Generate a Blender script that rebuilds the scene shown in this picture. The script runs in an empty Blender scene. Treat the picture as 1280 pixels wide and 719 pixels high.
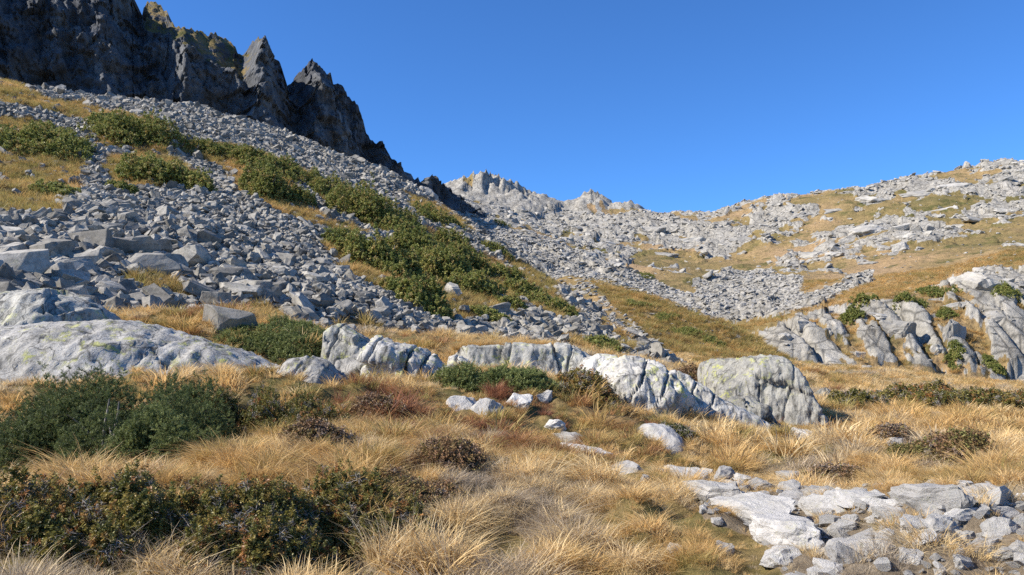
import bpy, bmesh, math, random
import numpy as np

# ------------------------------------------------------------------ camera, sky, sun, exposure
sc = bpy.context.scene
COL = sc.collection
F, CZ, HORIZON = 995.0, 1.6, 440.0            # focal length and horizon in 1280-pixel units, eye height in metres
PITCH = math.atan((HORIZON - 359.5) / F)
cp, sp = math.cos(PITCH), math.sin(PITCH)
cam_data = bpy.data.cameras.new('camera')
cam_data.sensor_width = 36.0
cam_data.lens = F / 1280 * 36
cam_data.clip_start, cam_data.clip_end = 0.05, 6000
cam = bpy.data.objects.new('camera', cam_data)
cam.location = (0, 0, CZ)
cam.rotation_euler = (math.pi / 2 + PITCH, 0, 0)
COL.objects.link(cam)
sc.camera = cam

SUN = np.array([-0.75, -0.20, 0.62]); SUN = SUN / np.linalg.norm(SUN)
sun_el = math.asin(SUN[2]); sun_rot = math.atan2(SUN[0], SUN[1])
world = bpy.data.worlds.new('World'); sc.world = world
world.use_nodes = True
wn = world.node_tree.nodes; wl = world.node_tree.links
wn.clear()
sky = wn.new('ShaderNodeTexSky'); sky.sky_type = 'NISHITA'; sky.sun_disc = False
sky.sun_elevation = sun_el; sky.sun_rotation = sun_rot
sky.altitude = 2200; sky.air_density = 1.0; sky.dust_density = 0.1; sky.ozone_density = 4.0
bg = wn.new('ShaderNodeBackground'); bg.inputs['Strength'].default_value = 0.090
wo = wn.new('ShaderNodeOutputWorld')
tn = wn.new('ShaderNodeMix'); tn.data_type = 'RGBA'; tn.blend_type = 'MULTIPLY'; tn.inputs[0].default_value = 1.0
tn.inputs[7].default_value = (0.54, 0.97, 1.42, 1)      # deep blue high-mountain air, the same over the whole sky
wl.new(sky.outputs[0], tn.inputs[6]); wl.new(tn.outputs[2], bg.inputs[0]); wl.new(bg.outputs[0], wo.inputs[0])
sd = bpy.data.lights.new('sun', 'SUN'); sd.energy = 5.0; sd.angle = math.radians(0.53); sd.color = (1.0, 0.94, 0.85)
so = bpy.data.objects.new('sun', sd); COL.objects.link(so)
from mathutils import Vector
so.rotation_euler = Vector(SUN.tolist()).to_track_quat('Z', 'Y').to_euler()
sc.view_settings.view_transform = 'Standard'
sc.view_settings.look = 'None'
sc.view_settings.exposure = 0.74
sc.view_settings.gamma = 1.0
sc.render.engine = 'CYCLES'
sc.cycles.use_denoising = False
sc.cycles.max_bounces = 5; sc.cycles.diffuse_bounces = 3; sc.cycles.glossy_bounces = 2
sc.cycles.transmission_bounces = 3; sc.cycles.transparent_max_bounces = 4

# ------------------------------------------------------------------ numeric helpers
rng = np.random.default_rng(7)
random.seed(7)

def unproj(u, v, Y):
    u, v, Y = np.asarray(u, float), np.asarray(v, float), np.asarray(Y, float)
    a = (u - 640) / F; b = -(v - 359.5) / F
    s = Y / (cp - sp * b)
    return a * s, Y + 0 * s, CZ + (sp + cp * b) * s

def project(x, y, z):
    dz = np.asarray(z) - CZ
    f = np.maximum(y * cp + dz * sp, 1e-3)
    return 640 + F * x / f, 359.5 - F * (-y * sp + dz * cp) / f

_P = rng.permutation(256); _P = np.concatenate([_P, _P, _P])
_G = rng.normal(size=(256, 3)); _G /= np.linalg.norm(_G, axis=1)[:, None]

def perlin(x, y, z=0.0):
    x, y, z = np.broadcast_arrays(np.asarray(x, float), np.asarray(y, float), np.asarray(z, float))
    xi, yi, zi = np.floor(x).astype(int), np.floor(y).astype(int), np.floor(z).astype(int)
    fx, fy, fz = x - xi, y - yi, z - zi
    ux, uy, uz = (t * t * t * (t * (t * 6 - 15) + 10) for t in (fx, fy, fz))
    out = 0
    for dx in (0, 1):
        for dy in (0, 1):
            for dz in (0, 1):
                h = _P[_P[_P[(xi + dx) & 255] + ((yi + dy) & 255)] + ((zi + dz) & 255)]
                g = _G[h]
                w = (ux if dx else 1 - ux) * (uy if dy else 1 - uy) * (uz if dz else 1 - uz)
                out = out + w * (g[..., 0] * (fx - dx) + g[..., 1] * (fy - dy) + g[..., 2] * (fz - dz))
    return out * 1.5

def fbm(x, y, z=0.0, o=4, s=1.0, gain=0.5):
    t, a = 0, 1.0
    for i in range(o):
        t = t + a * perlin(np.asarray(x) * s + 17.3 * i, np.asarray(y) * s + 5.1 * i, np.asarray(z) * s + 3.7 * i)
        s *= 2.03; a *= gain
    return t

def ridged(x, y, z=0.0, o=4, s=1.0, gain=0.5):
    t, a = 0, 1.0
    for i in range(o):
        t = t + a * (1 - 2 * np.abs(perlin(np.asarray(x) * s + 9.3 * i, np.asarray(y) * s + 2.1 * i, np.asarray(z) * s + 7.7 * i)))
        s *= 2.1; a *= gain
    return t

def blocks(x, y, cell, seed=0):
    """tilted-facet relief: every Voronoi cell is one tilted plane; returns about -1..1"""
    x = np.asarray(x, float) / cell; y = np.asarray(y, float) / cell
    xi, yi = np.floor(x).astype(int), np.floor(y).astype(int)
    best = np.full(x.shape, 9.0); val = np.zeros(x.shape)
    for dx in (-1, 0, 1):
        for dy in (-1, 0, 1):
            cx, cy = xi + dx, yi + dy
            h = _P[_P[(cx + seed * 31) & 255] + ((cy + seed * 57) & 255)]
            px = cx + 0.5 + 0.8 * (_P[h] / 255 - 0.5); py = cy + 0.5 + 0.8 * (_P[h + 71] / 255 - 0.5)
            d = (x - px) ** 2 + (y - py) ** 2
            g = _G[(h + 13) & 255]
            hv = (_P[h + 29] / 255 - 0.5) * 1.2 + 1.2 * (g[..., 0] * (x - px) + g[..., 1] * (y - py))
            m = d < best
            best = np.where(m, d, best); val = np.where(m, hv, val)
    return val

def cells(x, y, size, seed=0):
    """distance to the nearest clump centre (about 0..1) and a random value of that clump"""
    x = np.asarray(x, float) / size; y = np.asarray(y, float) / size
    xi, yi = np.floor(x).astype(int), np.floor(y).astype(int)
    best = np.full(x.shape, 9.0); val = np.zeros(x.shape)
    for dx in (-1, 0, 1):
        for dy in (-1, 0, 1):
            cx, cy = xi + dx, yi + dy
            h = _P[_P[(cx + seed * 31) & 255] + ((cy + seed * 57) & 255)]
            d = np.hypot(x - cx - 0.5 - 0.9 * (_P[h] / 255 - 0.5), y - cy - 0.5 - 0.9 * (_P[h + 71] / 255 - 0.5))
            m = d < best
            best = np.where(m, d, best); val = np.where(m, _P[h + 133] / 255, val)
    return best, val

def smooth(a, b, x):
    t = np.clip((np.asarray(x, float) - a) / (b - a), 0, 1)
    return t * t * (3 - 2 * t)

def inpoly(u, v, poly):
    u = np.asarray(u, float); v = np.asarray(v, float)
    r = np.zeros(np.broadcast(u, v).shape, bool)
    n = len(poly)
    for i in range(n):
        x1, y1 = poly[i]; x2, y2 = poly[(i + 1) % n]
        if y1 == y2: continue
        c = ((y1 > v) != (y2 > v)) & (u < (x2 - x1) * (v - y1) / (y2 - y1) + x1)
        r ^= c
    return r

class Sheet:
    """a smooth terrain surface z(x, y) through control points, with relief added by `relief`"""
    def __init__(s, pix, wor=(), c=6.0, relief=None, lam=0.0):
        P = [unproj(*p) for p in pix] + [tuple(map(float, w)) for w in wor]
        P = np.array([[float(q) for q in p] for p in P])
        s.P, s.c, s.relief = P, c, relief
        n = len(P)
        r = np.sqrt(((P[:, None, :2] - P[None, :, :2]) ** 2).sum(-1) + c * c)
        A = np.zeros((n + 3, n + 3)); A[:n, :n] = r + lam * np.eye(n)
        A[:n, n] = 1; A[:n, n + 1:] = P[:, :2]; A[n:, :n] = A[:n, n:].T
        b = np.zeros(n + 3); b[:n] = P[:, 2]
        s.w = np.linalg.solve(A, b)
    def base(s, x, y):
        x = np.asarray(x, float); y = np.asarray(y, float)
        z = s.w[-3] + s.w[-2] * x + s.w[-1] * y
        for i in range(len(s.P)):
            z = z + s.w[i] * np.sqrt((x - s.P[i, 0]) ** 2 + (y - s.P[i, 1]) ** 2 + s.c ** 2)
        return z
    def __call__(s, x, y):
        z = s.base(x, y)
        return z + (s.relief(x, y, z) if s.relief else 0)

# ------------------------------------------------------------------ the lie of the land
def ground_relief(x, y, z):
    r = np.hypot(x, y)
    k = np.clip(r / 6, 0.25, 1.0)
    cd, cv = cells(x, y, 0.62, 3)
    return -0.15 * smooth(6, 12, r) + k * smooth(38, 16, r) * (0.05 + 0.10 * cv) * smooth(0.62, 0.1, cd) + k * (0.09 * np.maximum(ridged(x, y, 7, 2, 0.55) - 0.4, -0.3) * smooth(40, 12, r) + 0.08 * fbm(x, y, 0, 3, 0.7) + 0.07 * fbm(x, y, 4, 2, 2.2)) + 0.3 * smooth(25, 60, r) * fbm(x, y, 9, 3, 0.1)

ground_s = Sheet([
    (0, 719, 5.2), (300, 719, 5.3), (640, 719, 5.4), (960, 719, 5.5), (1280, 719, 5.6),
    (100, 600, 8.0), (350, 590, 8.4), (540, 600, 8.3), (760, 610, 8.6), (950, 610, 9.4), (1150, 600, 10), (1300, 600, 10),
    (60, 496, 13), (300, 494, 13.5), (60, 500, 15.5), (200, 500, 15.5), (300, 496, 15.6), (370, 488, 16.5), (200, 482, 18), (320, 480, 18), (420, 480, 14.5), (520, 482, 16), (640, 478, 18.5), (760, 492, 19), (860, 520, 19),
    (960, 534, 22), (900, 562, 14), (1060, 528, 24), (1090, 570, 14), (1250, 560, 14.5), (1270, 522, 26), (1140, 500, 36), (1280, 494, 42),
    (1150, 466, 62), (1010, 460, 60), (1300, 490, 62), (910, 462, 52), (830, 455, 46),
    (-60, 440, 20), (100, 425, 21), (350, 440, 22), (350, 415, 28), (300, 400, 32), (480, 438, 24), (600, 432, 30), (720, 436, 34), (800, 448, 38)],
    [(0, 0, 0), (-8, 1, 0.1), (8, 1, -0.1), (-12, -10, 0.2), (12, -10, -0.2), (-60, -50, 2), (60, -50, -6), (0, -60, -3),
     (-60, 20, 6), (60, 30, -3), (90, 80, -4)], c=3.0, relief=ground_relief, lam=0.3)

def talus_relief(x, y, z):
    return 0.8 * fbm(x, y, 1, 3, 0.06) + 0.35 * fbm(x, y, 2, 3, 0.25)

talus_s = Sheet([
    (-250, 340, 22), (0, 372, 23), (150, 396, 25), (300, 402, 30), (450, 414, 34), (600, 428, 38), (720, 438, 42), (820, 449, 48),
    (-250, 250, 36), (0, 295, 36), (150, 303, 40), (300, 312, 45), (450, 345, 50), (600, 378, 53), (700, 405, 55),
    (-250, 150, 62), (0, 205, 62), (150, 212, 66), (300, 222, 72), (450, 265, 76), (560, 305, 78), (680, 365, 72),
    (-260, 30, 110), (-80, 84, 110), (0, 112, 110), (70, 136, 112), (140, 142, 115), (240, 150, 118), (330, 170, 118), (430, 201, 116), (500, 236, 112),
    (560, 264, 106), (620, 304, 98), (700, 358, 88), (760, 402, 78), (830, 446, 62)],
    [(-75, 145, 30), (-60, 145, 28), (-35, 150, 25), (-10, 150, 16), (0, 140, 10), (10, 125, 2), (18, 100, -4), (22, 80, -6), (-130, 150, 40), (-200, 140, 50), (-110, 60, 32), (-70, 20, 9), (25, 55, -6), (40, 70, -12)],
    c=4.0, relief=talus_relief)

SCREE_FAN = [(872, 392), (868, 350), (905, 338), (960, 340), (1005, 345), (1000, 365), (1050, 350), (1095, 338), (1092, 350), (1010, 384), (930, 402), (885, 400)]
GULLY = [(560, 262), (600, 262), (640, 285), (690, 300), (760, 330), (800, 342), (878, 372), (870, 392), (800, 365), (740, 352), (770, 385), (838, 440), (800, 448), (735, 420), (690, 380), (640, 345), (600, 310)]
GOLD = [(778, 330), (810, 312), (870, 312), (905, 338), (868, 350), (880, 395), (820, 372)]
BENCH = [(905, 400), (1010, 384), (1092, 350), (1130, 300), (1290, 290), (1500, 300), (1500, 340), (1290, 330), (1200, 345), (1150, 365), (1110, 385), (1000, 392), (930, 415)]
BUTT = [(930, 425), (1000, 390), (1080, 375), (1180, 375), (1220, 330), (1300, 330), (1500, 330), (1500, 500), (1270, 485), (1150, 462), (1000, 452), (940, 450)]

def hill_rock(x, y, z):
    """how much bedrock shows, about 0..1, on the far hillside"""
    u, v = project(x, y, z)
    wob = 14 * fbm(x, y, 31, 2, 0.03)
    n = fbm(x, y * 0.8, 20, 4, 0.045, 0.6) * 0.55 + 0.3 * fbm(x, y, 22, 3, 0.2)
    bias = -0.04 + 0.22 * smooth(330, 240, v) - 0.28 * smooth(1150, 1300, u) * smooth(360, 280, v) * smooth(215, 250, v)
    bias = bias + 0.16 * smooth(960, 860, u) * smooth(360, 300, v)
    bias = np.where(inpoly(u + wob, v + 0.4 * wob, GOLD), -0.45, bias)
    bias = np.where(inpoly(u + wob, v + 0.4 * wob, BENCH), -0.42, bias)
    bb = inpoly(u + wob, v + 0.4 * wob, BUTT)
    bias = np.where(bb, 0.10, bias)
    n = np.where(bb, 0.5 * fbm(x * 1.5, y * 0.3 + z * 0.2, 26, 4, 0.12, 0.6) + 0.15 * fbm(x, y, 22, 3, 0.5), n)
    return smooth(-0.02, 0.10, n + bias)

def hill_relief(x, y, z):
    rk = hill_rock(x, y, z)
    far = smooth(60, 200, y)
    h = (1.0 + 1.2 * far) * fbm(x, y, 11, 4, 0.035) - 1.6 * far
    bt = smooth(104, 94, y)
    ribs = 0.4 + 0.55 * (ridged(x + 0.4 * y, y * 0.3, 6, 4, 0.11, 0.55) - 0.5) + 0.6 * blocks(x + fbm(x, y, 3, 2, 0.3), y * 0.6, 4.5, 6) - 3.2 * np.exp(-((x - 43.3 + 0.12 * (y - 84)) / 0.75) ** 2) - 1.5 * np.exp(-((x - 31.0) / 0.4) ** 2) - 1.5 * np.exp(-((x - 53.0 + 0.2 * (y - 84)) / 0.5) ** 2)
    h = h + rk * bt * ribs + rk * (1 - 0.75 * bt) * (0.5 + 0.45 * (1.2 + 1.0 * far) * blocks(x + 2 * fbm(x, y, 2, 2, 0.2), y, 9, 1) + 0.55 * blocks(x, y + fbm(x, y, 5, 2, 0.3), 3.6, 2) + 0.18 * fbm(x, y, 8, 2, 0.9))
    u, v = project(x, y, z)
    # jagged tors along the far crest
    t = (np.exp(-((u - 615) / 50) ** 2) * 1.15 + np.exp(-((u - 742) / 24) ** 2) * 0.8 + np.exp(-((u - 790) / 14) ** 2) * 0.8) * smooth(295, 312, y) * (1 - smooth(335, 352, y))
    h = h + t * (2.2 + 3.4 * ridged(x, y, 3, 3, 0.14, 0.5) + 2.0 * blocks(x, y * 0.7, 5, 3))
    return h + 0.12 * fbm(x, y, 40, 2, 0.8)

hill_s = Sheet([
    (560, 236, 330), (600, 240, 330), (650, 250, 328), (700, 258, 322), (740, 258, 318), (790, 264, 312), (850, 269, 302), (910, 260, 292), (1000, 240, 280), (1100, 221, 268), (1200, 208, 258), (1280, 205, 252), (1450, 200, 244), (1650, 198, 236),
    (560, 262, 230), (620, 302, 180), (700, 352, 142), (780, 402, 112), (850, 432, 95), (920, 446, 84), (985, 456, 80), (1100, 468, 80), (1280, 488, 80), (1500, 505, 80),
    (700, 278, 280), (760, 300, 232), (850, 302, 236), (880, 332, 192), (900, 392, 128), (1000, 292, 222), (1000, 332, 172), (1000, 384, 120), (1000, 404, 90), (1050, 402, 88), (1100, 392, 88), (1180, 386, 88),
    (1150, 262, 216), (1150, 328, 152), (1250, 302, 152), (1250, 352, 96), (1280, 402, 87), (1280, 250, 212), (1450, 250, 205), (1450, 320, 140), (1500, 400, 90), (950, 424, 90)],
    [(-30, 370, 45), (20, 370, 46), (70, 350, 38), (150, 330, 40), (250, 300, 45), (300, 120, 40), (250, 60, 5), (-10, 250, 48)], c=5.0, relief=hill_relief)

def spur_relief(x, y, z):
    return 1.0 * fbm(x, y, 51, 3, 0.07) + 0.45 * fbm(x, y, 52, 4, 0.3)

spur_s = Sheet([
    (700, 345, 122), (760, 352, 112), (820, 372, 102), (880, 402, 90), (945, 446, 72),
    (700, 372, 100), (760, 392, 86), (800, 420, 74), (840, 448, 62), (900, 452, 62), (860, 425, 76)],
    [(25, 135, 6), (38, 120, 0), (40, 95, -2), (36, 74, -2.5), (8, 150, 6), (14, 50, -1.0), (30, 50, -2), (0, 100, 3), (-5, 130, 5)], c=5.0, relief=spur_relief)

SHEETS = [ground_s, talus_s, hill_s, spur_s]
def talus_ok(x, y): return (y > 19) & (y < 165)
def hill_ok(x, y): return y > 60
def spur_ok(x, y): return (y > 50) & (y < 155) & (x > -8) & (x < 45)

def land(x, y):
    x, y = np.broadcast_arrays(np.asarray(x, float), np.asarray(y, float))
    r = np.hypot(x, y)
    z = np.full(x.shape, -8.0)
    for sheet, ok in ((ground_s, (r <= 90)), (talus_s, talus_ok(x, y)), (spur_s, spur_ok(x, y)), (hill_s, hill_ok(x, y))):
        if ok.any(): z[ok] = np.maximum(z[ok], sheet(x[ok], y[ok])) if sheet is not ground_s else sheet(x[ok], y[ok])
    return z if z.shape else float(z)

def hit(u, v, y0=3.5, y1=360.0):
    """world points where the picture's rays meet the land"""
    u = np.atleast_1d(np.asarray(u, float)); v = np.atleast_1d(np.asarray(v, float))
    Y = np.geomspace(y0, y1, 170)
    X, YY, Z = unproj(u[:, None], v[:, None], Y[None, :])
    below = land(X, YY) >= Z
    k = np.where(below.any(1), below.argmax(1), len(Y) - 1)
    k0 = np.maximum(k - 1, 0)
    a, b = Y[k0], Y[k]
    m = a[:, None] + (b - a)[:, None] * np.linspace(0, 1, 33)[None, :]
    X, YY, Z = unproj(u[:, None], v[:, None], m)
    below = land(X, YY) >= Z
    k = np.where(below.any(1), below.argmax(1), 32)
    x, y, z = unproj(u, v, m[np.arange(len(u)), k])
    return np.stack([x, y, land(x, y)], 1)

def marks(L):
    P = hit([m[0] for m in L], [m[1] for m in L])
    return [(p[0], p[1], m[2]) for p, m in zip(P, L)]

# vegetation on the talus, as seen patches
VEG = [
    [(-300, 150), (40, 150), (80, 168), (104, 192), (100, 236), (66, 266), (0, 272), (-60, 285), (-300, 290)],
    [(-300, 40), (-60, 70), (0, 92), (62, 124), (110, 128), (140, 142), (100, 150), (40, 136), (-60, 120), (-300, 120)],
    [(104, 142), (150, 140), (200, 150), (222, 188), (180, 190), (130, 186)],
    [(128, 196), (200, 190), (248, 212), (244, 232), (200, 236), (136, 232)],
    [(232, 174), (290, 182), (342, 196), (392, 218), (362, 226), (386, 262), (420, 278), (470, 290), (440, 296), (398, 286), (340, 262), (300, 240), (280, 212), (232, 192)],
    [(380, 218), (432, 234), (480, 258), (560, 300), (640, 352), (655, 388), (600, 398), (560, 404), (500, 380), (430, 338), (398, 296), (470, 312), (500, 300), (452, 280), (410, 258)],
    [(500, 238), (560, 262), (590, 286), (560, 290), (520, 268)],
    [(560, 296), (620, 326), (700, 372), (722, 392), (690, 398), (640, 366), (600, 334)],
    [(600, 300), (640, 322), (700, 356), (690, 366), (640, 342)],
    [(700, 420), (760, 430), (790, 448), (760, 450), (710, 440)],
    [(740, 392), (790, 424), (800, 446), (770, 432)],
    [(150, 350), (200, 346), (240, 358), (240, 376), (170, 372)],
    [(285, 385), (350, 388), (400, 400), (330, 408), (280, 404)],
    [(420, 395), (470, 400), (480, 412), (430, 414)],
]
def talus_veg(x, y, z):
    u, v = project(x, y, z)
    j = fbm(x, y, 60, 3, 0.35)
    uu, vv = u + 16 * j, v + 7 * j
    m = np.zeros(np.shape(u), bool)
    for p in VEG: m |= inpoly(uu, vv, p)
    return m

# ------------------------------------------------------------------ material helpers
class NT:
    def __init__(s, name):
        s.m = bpy.data.materials.new(name); s.m.use_nodes = True
        s.t = s.m.node_tree; s.t.nodes.clear()
        s.out = s.n('ShaderNodeOutputMaterial')
    def n(s, typ, **kw):
        nd = s.t.nodes.new(typ)
        for k, v in kw.items(): setattr(nd, k, v)
        return nd
    def l(s, a, b): s.t.links.new(a, b)
    def set(s, sock, v):
        if isinstance(v, bpy.types.NodeSocket): s.l(v, sock)
        else: sock.default_value = v
    def coords(s, kind='Object'):
        return s.n('ShaderNodeTexCoord').outputs[kind]
    def pos(s):
        return s.n('ShaderNodeNewGeometry').outputs['Position']
    def mapped(s, vec, scale):
        m = s.n('ShaderNodeMapping'); s.l(vec, m.inputs['Vector']); m.inputs['Scale'].default_value = scale
        return m.outputs[0]
    def noise(s, vec, scale, detail=5, rough=0.6, dist=0.0):
        nd = s.n('ShaderNodeTexNoise'); s.l(vec, nd.inputs['Vector'])
        nd.inputs['Scale'].default_value = scale; nd.inputs['Detail'].default_value = detail
        nd.inputs['Roughness'].default_value = rough; nd.inputs['Distortion'].default_value = dist
        return nd.outputs['Fac']
    def vor(s, vec, scale, feature='F1', out='Distance'):
        nd = s.n('ShaderNodeTexVoronoi'); nd.feature = feature; s.l(vec, nd.inputs['Vector'])
        nd.inputs['Scale'].default_value = scale
        return nd.outputs[out]
    def ramp(s, fac, *stops):
        r = s.n('ShaderNodeValToRGB'); s.set(r.inputs[0], fac)
        e = r.color_ramp.elements
        while len(e) < len(stops): e.new(0.5)
        for el, (p, c) in zip(e, stops):
            el.position = p
            el.color = (c, c, c, 1) if isinstance(c, (int, float)) else (*c, 1)
        return r.outputs[0]
    def mix(s, fac, a, b, mode='MIX'):
        m = s.n('ShaderNodeMix', data_type='RGBA', blend_type=mode)
        s.set(m.inputs[0], fac)
        for sock, v in ((m.inputs[6], a), (m.inputs[7], b)):
            if isinstance(v, bpy.types.NodeSocket): s.l(v, sock)
            else: sock.default_value = (v, v, v, 1) if isinstance(v, (int, float)) else (*v, 1)
        return m.outputs[2]
    def math(s, op, a, b=0.0):
        m = s.n('ShaderNodeMath', operation=op); s.set(m.inputs[0], a); s.set(m.inputs[1], b)
        return m.outputs[0]
    def attr(s, name, typ='GEOMETRY'):
        a = s.n('ShaderNodeAttribute', attribute_type=typ); a.attribute_name = name
        return a.outputs['Fac']
    def bsdf(s, col, rough=0.9, spec=0.2, bump=None, bstr=0.5, bdist=0.05):
        p = s.n('ShaderNodeBsdfPrincipled'); s.set(p.inputs['Base Color'], col)
        s.set(p.inputs['Roughness'], rough); p.inputs['Specular IOR Level'].default_value = spec
        if bump is not None:
            b = s.n('ShaderNodeBump'); s.l(bump, b.inputs['Height']); b.inputs['Strength'].default_value = bstr; b.inputs['Distance'].default_value = bdist
            s.l(b.outputs[0], p.inputs['Normal'])
        return p.outputs[0]
    def done(s, sh): s.l(sh, s.out.inputs[0]); return s.m

def granite(name, k=1.0, lichen=0.3, stain=0.4, lo=0.20, hi=0.44, warm=(1.0, 0.985, 0.95), bdist=0.03, randomise=True, flute=False, vary=(0.72, 1.18)):
    t = NT(name)
    v = t.coords('Object')
    if randomise:
        oi = t.n('ShaderNodeObjectInfo').outputs['Random']
        ad = t.n('ShaderNodeVectorMath', operation='ADD'); t.l(v, ad.inputs[0])
        cmb = t.n('ShaderNodeCombineXYZ'); m = t.math('MULTIPLY', oi, 37.0)
        for i in range(3): t.l(m, cmb.inputs[i])
        t.l(cmb.outputs[0], ad.inputs[1]); v = ad.outputs[0]
    big = t.noise(v, 0.9 * k, 6, 0.65)
    c = t.ramp(big, (0.28, tuple(lo * w for w in warm)), (0.5, tuple((lo * .45 + hi * .55) * w for w in warm)), (0.72, tuple(hi * w for w in warm)))
    sp_ = t.noise(v, 26 * k, 4, 0.7)
    c = t.mix(1.0, c, t.ramp(sp_, (0.3, 0.80), (0.7, 1.14)), 'MULTIPLY')
    vs = t.mapped(v, (2.2 * k, 2.2 * k, 0.7 * k)) if flute else t.mapped(v, (1.6 * k, 1.6 * k, 1.6 * k))
    st = t.noise(vs, 1.3, 7, 0.72, 0.4)
    c = t.mix(t.ramp(st, (0.50, 0.0), (0.66, stain)), c, (0.055, 0.055, 0.05))
    li = t.noise(v, 3.2 * k, 8, 0.75)
    lm = t.math('MULTIPLY', t.ramp(li, (0.54, 0.0), (0.60, 1.0)), t.ramp(t.noise(v, 0.6 * k, 3), (0.42, 0.0), (0.62, lichen)))
    c = t.mix(lm, c, (0.42, 0.42, 0.13))
    if flute:                                   # hairline joints and weathered pits
        wv = t.n('ShaderNodeVectorMath', operation='ADD'); t.l(v, wv.inputs[0])
        nz_ = t.n('ShaderNodeTexNoise'); t.l(v, nz_.inputs['Vector']); nz_.inputs['Scale'].default_value = 1.4; t.l(nz_.outputs['Color'], wv.inputs[1])
        jn = t.vor(t.mapped(wv.outputs[0], (1.1, 1.1, 0.5)), 1.0, 'DISTANCE_TO_EDGE')
        c = t.mix(t.ramp(jn, (0.0, 0.75), (0.022, 0.0)), c, (0.03, 0.03, 0.028))
        c = t.mix(1.0, c, t.ramp(t.noise(v, 9 * k, 6, 0.8), (0.32, 0.45), (0.5, 1.0)), 'MULTIPLY')
    if randomise:
        c = t.mix(1.0, c, t.ramp(t.n('ShaderNodeObjectInfo').outputs['Random'], (0.0, vary[0]), (1.0, vary[1])), 'MULTIPLY')
    h = t.math('ADD', t.math('MULTIPLY', t.noise(v, 5 * k, 8, 0.7), 0.8), t.math('MULTIPLY', sp_, 0.25))
    return t.done(t.bsdf(c, 0.88, 0.25, h, 0.8, bdist))

M_block = granite('granite_block', 1.6, 0.12, 0.55, 0.17, 0.42, (1.0, 0.925, 0.79), vary=(0.5, 1.25))
M_hero = granite('granite_outcrop', 1.0, 0.95, 0.9, 0.30, 0.56, (1.0, 0.95, 0.85), bdist=0.07, flute=True)
M_boulder = granite('granite_boulder', 0.9, 0.9, 0.95, 0.21, 0.43, (1.0, 0.96, 0.84), bdist=0.07, flute=True)
M_pale = granite('pale_stone', 2.2, 0.25, 0.25, 0.38, 0.62, (1.0, 0.95, 0.87), bdist=0.05)
M_outcrop = granite('hillside_rock', 0.8, 0.1, 0.4, 0.27, 0.46, (1.0, 0.94, 0.83), bdist=0.15, vary=(0.75, 1.15))

def turf_colour(t, v, k=1.0):
    a = t.noise(v, 0.35 * k, 6, 0.65); b = t.noise(v, 1.7 * k, 6, 0.7); d = t.noise(v, 7 * k, 5, 0.7)
    c = t.ramp(a, (0.32, (0.10, 0.095, 0.03)), (0.46, (0.18, 0.14, 0.055)), (0.58, (0.26, 0.175, 0.08)), (0.72, (0.33, 0.22, 0.11)))
    c = t.mix(t.ramp(b, (0.52, 0.0), (0.66, 0.6)), c, (0.09, 0.09, 0.028))
    return t.mix(1.0, c, t.ramp(d, (0.3, 0.55), (0.7, 1.35)), 'MULTIPLY'), d

def mat_ground():
    t = NT('meadow_soil'); v = t.pos()
    c, d = turf_colour(t, v, 1.0)
    soil = t.ramp(t.noise(v, 6, 7, 0.7), (0.3, (0.10, 0.075, 0.05)), (0.55, (0.24, 0.19, 0.13)), (0.75, (0.40, 0.34, 0.26)))
    f = t.ramp(t.math('ADD', t.attr('dust'), t.math('MULTIPLY', t.math('SUBTRACT', t.noise(v, 2.5, 6, 0.7), 0.5), 1.1)), (0.40, 0.0), (0.62, 1.0))
    c = t.mix(f, c, soil)
    return t.done(t.bsdf(c, 0.95, 0.1, t.noise(v, 14, 7, 0.75), 1.0, 0.05))

def mat_talus():
    t = NT('talus_soil'); v = t.pos()
    c, d = turf_colour(t, v, 0.5)
    g = t.ramp(t.noise(v, 3, 7, 0.75), (0.3, (0.035, 0.032, 0.028)), (0.6, (0.10, 0.092, 0.08)), (0.75, (0.18, 0.17, 0.15)))
    f = t.ramp(t.math('ADD', t.attr('veg'), t.math('MULTIPLY', t.math('SUBTRACT', t.noise(v, 1.4, 6, 0.7), 0.5), 0.9)), (0.42, 0.0), (0.55, 1.0))
    return t.done(t.bsdf(t.mix(f, g, c), 0.95, 0.1, t.noise(v, 5, 7, 0.75), 1.0, 0.15))

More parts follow.
